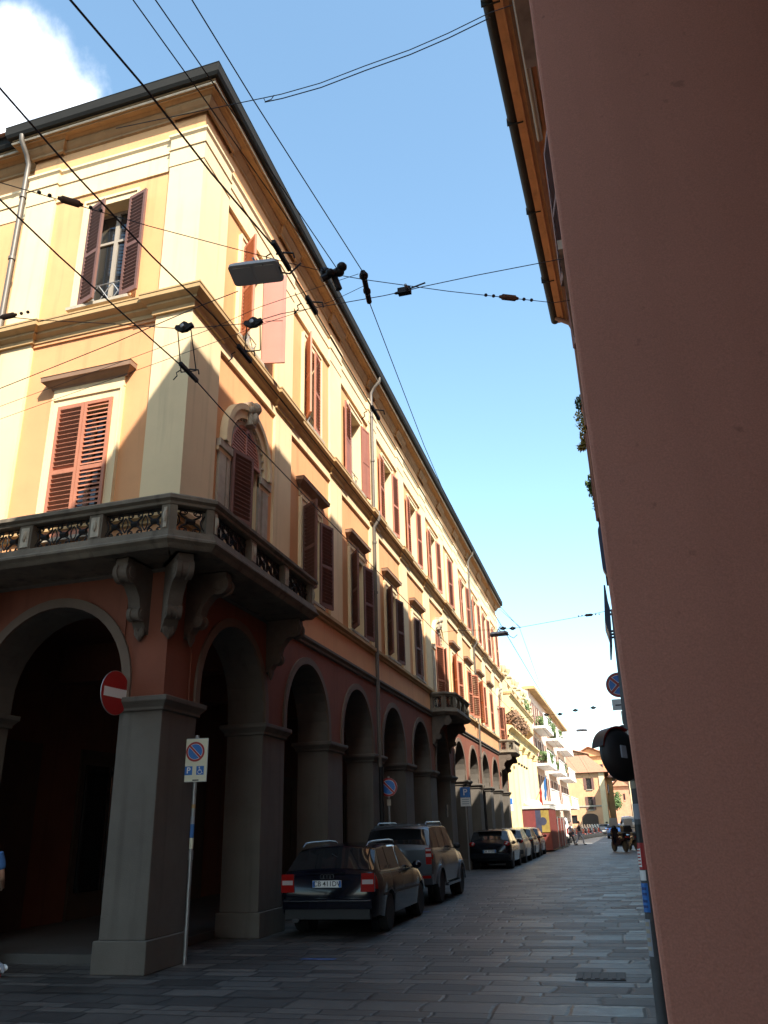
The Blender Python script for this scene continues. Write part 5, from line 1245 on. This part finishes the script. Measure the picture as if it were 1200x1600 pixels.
prof = [(r, -.03), (r*1.02, 0), (r*.98, .015), (r*.80, .05), (r*.5, .08), (.02, .09)]
mb.lathe(prof, mc, ax, M_black, 36); mb.build('shell', mi, smooth=50)
for nm_, mm_, ra_, rb_ in (('hood', M_black, 1.06, 1.085), ('hood_lining', M_signred, 1.03, 1.058)):
    mb = MB(); vs = []; k = 16
    for i in range(k+1):
        a = pi*(.06+.88*i/k); d = sx*cos(a)+up*sin(a)
        for rr, h in ((r*ra_, .03), (r*ra_, -.10), (r*rb_, -.10), (r*rb_, .03)): vs.append(mc+d*rr+ax*h)
    mb.mesh(vs, [(4*i+j, 4*i+(j+1) % 4, 4*i+4+(j+1) % 4, 4*i+4+j) for i in range(k) for j in range(4)]+[(0, 1, 2, 3), (4*k+3, 4*k+2, 4*k+1, 4*k)], mm_); mb.build(nm_, mi, smooth=40)
mb = MB(); e = mc+ax*.083-sx*.06; 
mb.prism([e-sx*.03-up*.05, e+sx*.03-up*.05, e+sx*.03+up*.05, e-sx*.03+up*.05], ax*.012, M_cgrey); mb.build('label_plate', mi)
mb = MB(); q_ = on_pole(mc.z); mb.tube([mc+ax*.07, q_], .02, M_galv, 8); mb.lathe([(.062, -.03), (.062, .03)], q_, ZV, M_galv, 14); mb.build('bracket', mi)
# no stopping sign farther on
ns = thing('no_stopping_sign', 'round no stopping sign with red cross above white arrow plates peeking past the salmon pillar', 'road sign', (.3, 14, 0))
YN = 13.6; c = aty(966.5, 1070, YN); x, y, n = sign_axes(-.05, -1); mb = MB(); disc(mb, c, x, n, .20, -.01, 0, M_galv); noparking_face(mb, c, x, y, n, .197, 0, True); mb.build('disc', ns)
P = lambda a, b, d=0: c+x*a+y*b+n*d
mb = MB(); mb.prism([P(-.14, -.40), P(.2, -.40), P(.2, -.225), P(-.14, -.225)], n*.01, M_white); mb.prism([P(-.09, -.33, .01), P(.0, -.33, .01), P(.0, -.31, .01), P(-.09, -.31, .01)], n*.002, M_black); mb.build('white_plate', ns)
mb = MB(); mb.prism([P(-.02, -.62), P(.14, -.62), P(.14, -.415), P(-.02, -.415)], n*.01, M_signyel)
for s in (1, -1): mb.prism([P(.06, -.52+s*.08, .01), P(.02, -.52+s*.035, .01), P(.10, -.52+s*.035, .01)], n*.002, M_black)
mb.prism([P(.05, -.56, .01), P(.07, -.56, .01), P(.07, -.48, .01), P(.05, -.48, .01)], n*.002, M_black); mb.build('arrow_plate', ns)
mb = MB(); q_ = P(.12, 0, -.04); mb.tube([(q_.x, q_.y, 0), (q_.x, q_.y, c.z+.25)], .03, M_galv, 8); mb.build('pole', ns)
mb = MB()
for a, b2, r in ((-.02, -.72, .09), (.06, -.80, .10), (.02, -.9, .08), (.10, -.98, .08)): mb.ell(P(a, b2, .02), r, .07, r, M_black, 10, 8)
mb.ell(P(.03, -.78, .10), .03, .02, .03, M_chrome, 8, 6); mb.build('dark_blob_cluster', ns)  # unidentified dark blobs; the chrome ball stands for their white glint
# projecting sign boxes on the right
sb = thing('projecting_sign', 'dark blue rounded signboard edge sticking out past the salmon pillar', 'sign', (.6, 20, 8)); YB = 20.0
tl = aty(930, 815, YB); bl = aty(947, 902, YB); mb = MB()
x0 = (tl.x+bl.x)/2-.01; z0, z1 = bl.z, tl.z; r = .28; w = 1.1; pts = []
for (cx, cz, a0) in ((x0+w-r, z1-r, 0), (x0+r, z1-r, 90), (x0+r, z0+r, 180), (x0+w-r, z0+r, 270)):
    for k in range(7): a = radians(a0+15*k); pts.append((cx+r*cos(a), YB, cz+r*sin(a)))
M_navy = mat('sign_navy', (.015, .03, .075), .45)
mb.prism(pts, (0, .22, 0), M_navy); mb.build('box', sb)
mb = MB(); mb.tube([(x0+w-.1, YB+.11, z1-.2), (x0+w+.4, YB+.11, z1-.2)], .03, M_iron, 6); mb.tube([(x0+w-.1, YB+.11, z0+.2), (x0+w+.4, YB+.11, z0+.2)], .03, M_iron, 6); mb.build('bracket', sb)
wb_ = thing('bracketed_board', 'dark blue angular board on double brackets sticking out below the rounded signboard', 'sign', (.4, 15, 5)); YW = 15.0
def wq(u, v): return aty(u, v, YW)
mb = MB(); mb.prism([wq(943, 914), wq(945.5, 914), wq(950, 940), wq(953, 950), wq(955.5, 985), wq(956.5, 995), wq(955.5, 1018), wq(953, 1018), wq(952, 990), wq(945, 970)], (0, .85, 0), M_navy); mb.build('board', wb_)
mb = MB()
for v in (948, 954, 981, 986, 991):
    a = wq(952, v); mb.tube([a+Vector((0, .3, 0)), a+Vector((.65, .3, .0))], .022, M_navy, 6)
mb.build('bracket', wb_)
# rooftop plants on the lower right house
for k, (u, v, r, m, lab) in enumerate(((908, 640, .30, M_leaf, 'sparse green plant hanging over the roof edge of the lower right house, nearest'), (912, 668, .42, M_leafy, 'yellowish bushy plant hanging over the roof edge of the lower right house'), (914, 690, .30, M_leafy, 'small yellowish plant below the bushy one on the right roof edge'), (926, 755, .30, M_leaf, 'thin green plant farther along the right roof edge'), (930, 778, .40, M_leaf, 'lowest dark green plant along the right roof edge'))):
    y_ = (22.9, 23.6, 24.2, 27.0, 28.2)[k]; p = aty(u+8, v, y_)
    plant('roof_plant', lab, p, r*1.05, 480, m, 'plants on the right roof edge', .075, hang=2)

# ================================================================== OVERHEAD WIRES
def wire(label, pts, r, name='overhead_wire', cat='wire', group=None, hw=()):
    p0 = Vector(pts[0]); t = thing(name, label, cat, p0, group=group); mb = MB()
    P = [Vector(p) for p in pts]; mb.tube(P, r*.85, M_wire, 6); mb.build('cable', t, smooth=60)
    for h in hw: h(t)
    return t
ZC = 6.0
def Zp(*uv, z=ZC): return [atz(u, v, z) for u, v in uv]
def along(pts, x, y1=190): return pts+[Vector((x, y1, ZC))]
def insul(c, d, r=.027, L=.12):
    def f(t):
        d_ = Vector(d).normalized(); mb = MB(); mb.lathe([(.012, -L*.75), (r*.6, -L*.6), (r, -L*.5), (r, L*.5), (r*.6, L*.6), (.012, L*.75)], c, d_, M_beam, 12); mb.build('insulator', t, smooth=40)
        for s in (-1, 1):
            for k in (1.6, 2.4): mb = MB(); mb.ell(Vector(c)+d_*s*L*k*.75, .016, .016, .016, M_wire, 8, 6); mb.build('clip', t)
    return f
def clamp(c, s=1.0, drop=None):
    def f(t):
        c_ = Vector(c); mb = MB()
        prof = [(-.10, .0), (-.085, .035), (-.05, .03), (-.03, .05), (0, .065), (.03, .05), (.05, .03), (.085, .035), (.10, 0), (.03, -.045), (-.03, -.045)]
        mb.prism([c_+Vector((a*s, -.02, b*s)) for a, b in prof], (0, .04, 0), M_iron); mb.lathe([(.022*s, 0), (.022*s, .03), (.008, .032)], c_+Vector((0, -.02, -.005)), (0, -1, 0), M_galv, 10); mb.build('clamp', t)
        if drop:
            mb = MB(); d_ = Vector(drop); mb.tube([c_+Vector((-.07*s, 0, -.02)), d_+Vector((-.09, 0, .02))], .006, M_wire, 5); mb.tube([c_+Vector((.07*s, 0, -.02)), d_+Vector((.07, .02, .02))], .006, M_wire, 5)
            mb.tube([c_+Vector((-.07*s, 0, -.02)), c_+Vector((.07*s, 0, -.02))], .007, M_wire, 5); mb.tube([d_+Vector((-.09, 0, .02)), d_+Vector((.07, .02, .02))], .006, M_wire, 5); mb.build('hanger', t)
    return f
def shoe(c, L=.36):
    def f(t):
        c_ = Vector(c); mb = MB(); mb.box(Fr(c_, (0, 1, 0), (1, 0, 0)), -L/2, L/2, -.018, .02, -.016, .016, M_iron); mb.tube([c_+Vector((-.05, 0, .03)), c_+Vector((0, .02, .05)), c_+Vector((.09, .03, .03)), c_+Vector((.10, .03, -.02))], .008, M_iron, 5)
        mb.tube([c_+Vector((-.09, -.02, .03)), c_+Vector((-.13, -.02, .01)), c_+Vector((-.12, -.02, -.03)), c_+Vector((-.16, -.02, -.07))], .006, M_iron, 5); mb.build('wire_shoe', t)
    return f
# pre-computed heights keep every contact wire level along the street
A_ = Zp((110, 0), (225, 135), (330, 270), (440, 400), (487, 477), (530, 550)); A_.insert(0, A_[0]+(A_[0]-A_[1])*6)
wire('thick trolley wire over the road crossing in front of the cornice', along(A_, -2.03), .0095, hw=[shoe(A_[4]), shoe(A_[5], .25), shoe(A_[5]+Vector((0, 2.1, 0)), .3)])
B_ = Zp((0, 138), (120, 275), (237, 400), (333, 493), (382, 553)); B_.insert(0, B_[0]+(B_[0]-B_[1])*5)
wire('trolley wire passing right before the corner of the string course', along(B_, -2.9), .0085, hw=[shoe(B_[5], .3)])
C_ = Zp((0, 312), (92, 400), (223, 518), (295, 582), (347, 640)); C_.insert(0, C_[0]+(C_[0]-C_[1])*5)
wire('lowest trolley wire running past the arched balcony window', along(C_, -3.5), .0085, hw=[shoe(C_[4])])
H_ = Zp((208, 0), (323, 160), (508, 425)); H_.insert(0, H_[0]+(H_[0]-H_[1])*5)
wire('thin overhead wire farthest left of the three crossing the cornice tip', H_, .005)
I_ = Zp((243, 0), (333, 130), (450, 307), (530, 425)); I_.insert(0, I_[0]+(I_[0]-I_[1])*5)
cI = I_[-1]
def knuckle(c):
    def f(t):
        c_ = Vector(c); mb = MB()
        for d, r in (((-.12, .0, .02), .05), ((-.06, -.06, -.04), .04), ((.0, 0, 0), .045), ((.03, -.02, .03), .045)): mb.ell(c_+Vector(d), r, r, r*.9, M_iron, 10, 8)
        mb.tube([c_+Vector((-.16, 0, .06)), c_+Vector((-.05, 0, -.02)), c_+Vector((-.01, .02, -.16))], .03, M_iron, 7); mb.tube([c_+Vector((-.14, -.05, -.08)), c_+Vector((.03, 0, .03))], .03, M_iron, 7); mb.build('junction', t, smooth=50)
    return f
wire('thin overhead wire ending at the black cluster fitting before the cornice', I_, .005, hw=[knuckle(cI)])
J1 = Zp((300, 0), (395, 155), (567, 425)); J1.insert(0, J1[0]+(J1[0]-J1[1])*5)
J2 = Zp((577, 472), (663, 697), (693, 767)); 
def strain(a, b):
    def f(t):
        a_, b_ = Vector(a), Vector(b); mb = MB(); mb.tube([a_, a_.lerp(b_, .3), a_.lerp(b_, .7), b_], .024, M_iron, 8)
        mb.ell(a_.lerp(b_, .12), .04, .04, .04, M_iron, 10, 8); mb.ell(a_.lerp(b_, .62), .034, .05, .034, M_iron, 10, 8); mb.build('strain_insulator', t, smooth=50)
    return f
wire('single overhead wire crossing the open sky and carrying a strain insulator', J1+J2+[Vector((-1.9, 16.6, ZC)), Vector((-1.7, 19.0, ZC)), Vector((-1.95, 27, ZC)), Vector((-1.85, 49, ZC)), Vector((-1.8, 190, ZC))], .005, hw=[strain(J1[-1], J2[0])])
Fp = Zp((0, 285), (232, 353), (440, 408), (530, 430), (570, 437), (700, 455), (865, 473)); Fp.insert(0, Fp[0]+(Fp[0]-Fp[1])*3); Fp.append(Fp[-1]+Vector((.4, .05, .02)))
wire('upper span cable with a brown insulator at left and another near the right eave', Fp, .004, 'span_cable', 'cable', hw=[insul(atz(110, 315, ZC), Fp[2]-Fp[1]), insul(atz(795, 465, ZC), Fp[7]-Fp[6])])
ZG = 6.22
Gp = Zp((0, 494), (60, 500), (160, 505), (287, 514), (390, 505), (440, 490), (600, 462), (632, 455), (660, 448), (745, 430), (875, 405), z=ZG); Gp.insert(0, Gp[0]+(Gp[0]-Gp[1])*6); Gp.append(Gp[-1]+Vector((.4, .05, .03)))
def boxins(c):
    def f(t):
        mb = MB(); c_ = Vector(c); mb.box(Fr(c_, (1, 0, 0), (0, 1, 0)), -.06, .06, -.028, .028, -.03, .03, M_iron); mb.lathe([(.014, -.05), (.014, .05)], c_+Vector((.03, -.04, 0)), (0, 1, 0), M_galv, 8)
        mb.tube([c_+Vector((.06, 0, .02)), c_+Vector((.2, 0, .05))], .008, M_wire, 5); mb.ell(c_+Vector((-.07, 0, -.005)), .03, .014, .014, M_wire, 8, 6); mb.build('insulator', t)
    return f
wire('lower span cable holding two winged clamps and a black box insulator', Gp, .0045, 'span_cable', 'cable', hw=[insul(atz(13, 494, ZG), (1, 0, 0)), clamp(atz(288, 512, ZG), 1.0, C_[4]), clamp(atz(396, 505, ZG), 1.0, atz(395, 550, ZC)), boxins(atz(632, 455, ZG))])
Dp = Zp((0, 607), (180, 535), (315, 477), (372, 455), (440, 430), (500, 442), (520, 432), z=6.1); Dp.insert(0, Dp[0]+(Dp[0]-Dp[1])*3)
wire('slanting span cable rising from the left edge to the hanging lamp', Dp[:5], .005, 'span_cable', 'cable')
for k, (ps_, lab) in enumerate((([(0, 635), (327, 515), (405, 480), (500, 448), (560, 428)], 'upper thin stay wire slanting up to the strain insulator'), ([(0, 655), (343, 532), (420, 503), (520, 470), (568, 447)], 'lower thin stay wire slanting up to the strain insulator'))):
    q_ = Zp(*ps_, z=6.05); q_.insert(0, q_[0]+(q_[0]-q_[1])*3); wire(lab, q_, .003, 'stay_wire', 'wire')
Kp = Zp((800, 8), (765, 20), (700, 52), (640, 78), (570, 103), (500, 130), (440, 147), (412, 153), (378, 160), z=9.0)
def loop(t):
    mb = MB(); mb.tube([p+Vector((0, .03, -.03)) for p in Kp[1:8]], .006, M_wire, 5); c_ = Kp[7]; mb.tube([c_, c_+Vector((.02, 0, -.06)), c_+Vector((.09, 0, -.05)), c_+Vector((.12, 0, .0))], .005, M_wire, 5); mb.build('second_strand', t)
Kp.append(Vector((XF+.4, Kp[-1].y+3.0, 12.6)))
wire('doubled sagging cable strung from the right eave to the tip of the left cornice', Kp[:-1]+[Kp[-2]+(Kp[-2]-Kp[-3])*6], .006, 'sagging_cable', 'cable', hw=[loop])
Mp = Zp((690, 988), (714, 985), (780, 984), (814, 980), (925, 960), (975, 948), z=ZC+.1)
wire('far span cable over the street with a small lamp hung at its left end', Mp, .006, 'span_cable', 'cable', hw=[insul(atz(920, 961, ZC+.1), (1, 0, 0), .032, .13), clamp(atz(786, 982, ZC+.1), .8), clamp(atz(801, 982, ZC+.1), .8)])
Op = Zp((800, 1125), (830, 1120), (870, 1116), (955, 1101), (985, 1095), z=ZC+.1)
wire('farthest span cable dotted with clamps low over the street', Op, .008, 'span_cable', 'cable', hw=[clamp(atz(u, v, ZC+.1), 1.2) for u, v in ((854, 1117), (875, 1116), (899, 1110), (927, 1106))])
wire('cable dropping from the far end of the cornice to the far span', [Vector((XF+.35, Y0+LEN-.6, 14.3)), atz(790, 960, ZC+1.0), atz(814, 981, ZC+.1)], .007, 'sagging_cable', 'cable')
def lamp(label, c, d, L, n, hang):
    t = thing('hanging_lamp', label, 'street lamp', c); c = Vector(c); d = Vector(d).normalized(); n = Vector(n).normalized(); s = d.cross(n).normalized()
    def P(a, b, h): return c+d*a*L+s*b*L+n*h*L
    w = .27; out = []
    for (cx, cy, a0) in ((.42, w-.08, 0), (-.42, w-.08, 90), (-.42, -w+.08, 180), (.42, -w+.08, 270)):
        for k in range(5): a = radians(a0+22.5*k); out.append((cx+.08*cos(a), cy+.08*sin(a)))
    mb = MB(); N_ = len(out); lv = [(1.0, -.0), (1.0, .06), (.82, .13), (.5, .16)]
    vs = [P(a*f, b*f, h) for f, h in lv for a, b in out]
    mb.mesh(vs, [(i*N_+j, i*N_+(j+1) % N_, (i+1)*N_+(j+1) % N_, (i+1)*N_+j) for i in range(3) for j in range(N_)]+[tuple(range(N_-1, -1, -1)), tuple(3*N_+j for j in range(N_))], M_lampgrey); mb.build('housing', t, smooth=40)
    mb = MB(); mb.prism([P(a*.84*.5+o, b*.72, -.012) for o in (.22,) for a, b in out], n*L*.012, M_lampglass); mb.build('lens', t)
    mb = MB(); mb.prism([P(a*.84*.45-.25, b*.72, -.012) for a, b in out], n*L*.012, M_lampgrey); mb.build('gear_cover', t)
    mb = MB(); mb.tube([P(-.15, 0, .15), P(-.05, 0, .28), Vector(hang)], .012*L/.5, M_galv, 6); mb.tube([P(.15, 0, .15), P(.0, 0, .28)], .012*L/.5, M_galv, 6); mb.build('hanger', t)
    mb = MB(); mb.tube([P(.48, .1, .03), P(.56, .1, -.15), P(.78, .2, -.32), P(1.0, .3, -.18)], .009*L/.5, M_black, 6); mb.build('power_cord', t)
    return t
lc = atz(400, 428, 5.92); l0 = atz(362, 433, 5.92); l1 = atz(438, 424, 5.92)
lamp('flat grey street lamp hanging from the span cables before the second floor windows', lc, (l1-l0), (l1-l0).length*1.02, (.1, .15, 1), atz(395, 403, 6.05))
lc = atz(780, 992, 6.0); lamp('small grey street lamp hanging at the far end of the palazzo cornice', lc, (1, .05, .02), .45, (0, .1, 1), lc+Vector((.05, 0, .22)))
lc = atz(909, 1142, 6.0); lamp('tiny street lamp hanging farthest away over the middle of the street', lc, (1, 0, 0), .55, (0, .1, 1), lc+Vector((0, 0, .5)))

# ================================================================== SMALL GROUND THINGS
M_drain = mat('drain_iron', (.055, .052, .048), .65, metal=.2, var=.3, scale=20)
dr = thing('drain_cover', 'square iron drain cover set in the paving at the lower right', 'drain cover', (-.38, 10.5, 0)); mb = MB()
mb.box(WORLD, -.66, -.12, .003, .009, 10.25, 10.75, M_drain)
for k in range(6): mb.box(WORLD, -.63+.09*k, -.58+.09*k, .009, .015, 10.29, 10.71, M_drain)
mb.build('grate', dr)
bm_ = mat('road_paint_blue', (.06, .11, .26), .7, var=.5, scale=8)
for lab, x0, x1, y0, y1 in (('faded blue parking mark on the paving behind the navy estate car', -4.35, -3.85, 11.45, 11.58), ('faded blue parking mark on the paving between the two nearest cars', -4.3, -3.95, 17.75, 17.9)):
    mb = MB(); mb.face([(x0, y0, .004), (x1, y0, .004), (x1, y1, .004), (x0, y1, .004)], bm_); o = mb.build('parking_mark'); o['kind'] = 'structure'
for k in range(3):
    mb = MB(); x0 = -3.0+1.3*k; mb.face([(x0, 76, .004), (x0+.7, 76, .004), (x0+.7, 76.5, .004), (x0, 76.5, .004)], M_white); structure(mb.build('crossing_mark'))
# dove on the side street
bd = thing('pigeon', 'small pale pigeon standing on the road at the lower left corner', 'bird', (-7.75, 9.8, 0), radians(60))
vb = [(0, 0, .10), (0, .06, .12), (0, .10, .16), (0, .115, .20), (0, .13, .225), (0, -.07, .09), (0, -.15, .065)]
skinned('body', vb, [(0, 1), (1, 2), (2, 3), (3, 4), (0, 5), (5, 6)], [.055, .05, .032, .022, .026, .035, .012], M_cgrey, bd)
mb = MB(); mb.ell((0, .165, .222), .006, .018, .006, M_beam, 6, 4)
for s in (-1, 1): mb.tube([(s*.02, .0, .06), (s*.025, .01, 0.004), (s*.025, .04, .003)], .005, M_signred, 5)
mb.build('beak_and_legs').parent = bd
mb = MB()
for s in (-1, 1): mb.ell((s*.045, -.04, .105), .014, .10, .04, M_white, 10, 6)
mb.build('wings', None, smooth=60).parent = bd

# ================================================================== LIGHT, SKY, CAMERA
SUND = Vector((-1, 1.15, -1.5)).normalized()                         # direction the light travels
sl = bpy.data.lights.new('sun', 'SUN'); sl.energy = SUN_E = 4.6; sl.angle = radians(.5); sl.color = (1.0, .92, .80)
so = bpy.data.objects.new('sun', sl); C.objects.link(so); so.rotation_euler = SUND.to_track_quat('-Z', 'Y').to_euler()
w = bpy.data.worlds.new('World'); scene.world = w; w.use_nodes = True; nt = w.node_tree; L = nt.links.new
bg = nt.nodes['Background']; sky = nt.nodes.new('ShaderNodeTexSky'); sky.sky_type = 'NISHITA'; sky.sun_disc = False
ts = -SUND; sky.sun_elevation = math.asin(ts.z); sky.sun_rotation = atan2(ts.x, ts.y); sky.altitude = 50; sky.air_density = 1.0; sky.dust_density = 1.2; sky.ozone_density = 2.2
tc = nt.nodes.new('ShaderNodeTexCoord')
def vnode(op, a, b): n = nt.nodes.new('ShaderNodeVectorMath'); n.operation = op; L(a, n.inputs[0]); n.inputs[1].default_value = b; return n
def mnode(op, a, b):
    n = nt.nodes.new('ShaderNodeMath'); n.operation = op
    for i, v in enumerate((a, b)):
        if isinstance(v, (int, float)): n.inputs[i].default_value = v
        elif v is not None: L(v, n.inputs[i])
    return n.outputs[0]
def rng(a, x0, x1, y0, y1, smooth=True):
    n = nt.nodes.new('ShaderNodeMapRange'); n.interpolation_type = 'SMOOTHSTEP' if smooth else 'LINEAR'; L(a, n.inputs[0])
    for i, v in zip((1, 2, 3, 4), (x0, x1, y0, y1)): n.inputs[i].default_value = v
    return n.outputs[0]
no = nt.nodes.new('ShaderNodeTexNoise'); no.inputs['Scale'].default_value = 5.5; no.inputs['Detail'].default_value = 9; no.inputs['Roughness'].default_value = .58; no.inputs['Distortion'].default_value = .35; L(tc.outputs['Generated'], no.inputs['Vector'])
dcl = ray(20, 172); dot = vnode('DOT_PRODUCT', tc.outputs['Generated'], tuple(dcl)).outputs['Value']
blob = rng(dot, cos(radians(8)), cos(radians(.5)), 0, 1)
c1_ = rng(mnode('ADD', mnode('MULTIPLY', blob, .55), no.outputs['Fac']), .76, 1.06, 0, 1)
sp = nt.nodes.new('ShaderNodeSeparateXYZ'); L(tc.outputs['Generated'], sp.inputs[0])
mp_ = nt.nodes.new('ShaderNodeMapping'); mp_.inputs['Scale'].default_value = (2.2, 2.2, 9.0); L(tc.outputs['Generated'], mp_.inputs[0])
n2 = nt.nodes.new('ShaderNodeTexNoise'); n2.inputs['Scale'].default_value = 3.0; n2.inputs['Detail'].default_value = 7; n2.inputs['Roughness'].default_value = .6; L(mp_.outputs[0], n2.inputs['Vector'])
low = rng(sp.outputs['Z'], .02, .22, 1, 0)
c2_ = rng(mnode('ADD', mnode('MULTIPLY', low, .45), n2.outputs['Fac']), .76, 1.08, 0, .9)
cl = mnode('MAXIMUM', c1_, c2_)
mx = nt.nodes.new('ShaderNodeMix'); mx.data_type = 'RGBA'; L(cl, mx.inputs[0]); tn = nt.nodes.new('ShaderNodeMix'); tn.data_type = 'RGBA'; tn.blend_type = 'MULTIPLY'; tn.inputs[0].default_value = 1; L(sky.outputs[0], tn.inputs[6]); tn.inputs[7].default_value = (1.12, 1.23, 1.08, 1); L(tn.outputs[2], mx.inputs[6]); mx.inputs[7].default_value = (6.0, 6.1, 6.3, 1); L(mx.outputs[2], bg.inputs['Color'])
bg.inputs['Strength'].default_value = .15
cam = bpy.data.cameras.new('camera'); co = bpy.data.objects.new('camera', cam); C.objects.link(co); scene.camera = co
cam.sensor_fit = 'VERTICAL'; cam.sensor_height = 36; cam.lens = FOC/1600*36; cam.clip_end = 5000; cam.clip_start = .05
cx = Vector((_X.x, _Y.x, _Z.x)); cy = -Vector((_X.y, _Y.y, _Z.y)); cz = -Vector((_X.z, _Y.z, _Z.z))
co.matrix_world = Matrix(((cx.x, cy.x, cz.x, 0), (cx.y, cy.y, cz.y, 0), (cx.z, cy.z, cz.z, CAMZ), (0, 0, 0, 1)))
scene.view_settings.view_transform = 'Standard'; scene.view_settings.look = 'None'; scene.view_settings.exposure = 1.3; scene.view_settings.gamma = 1
scene.render.resolution_x = 768; scene.render.resolution_y = 1024
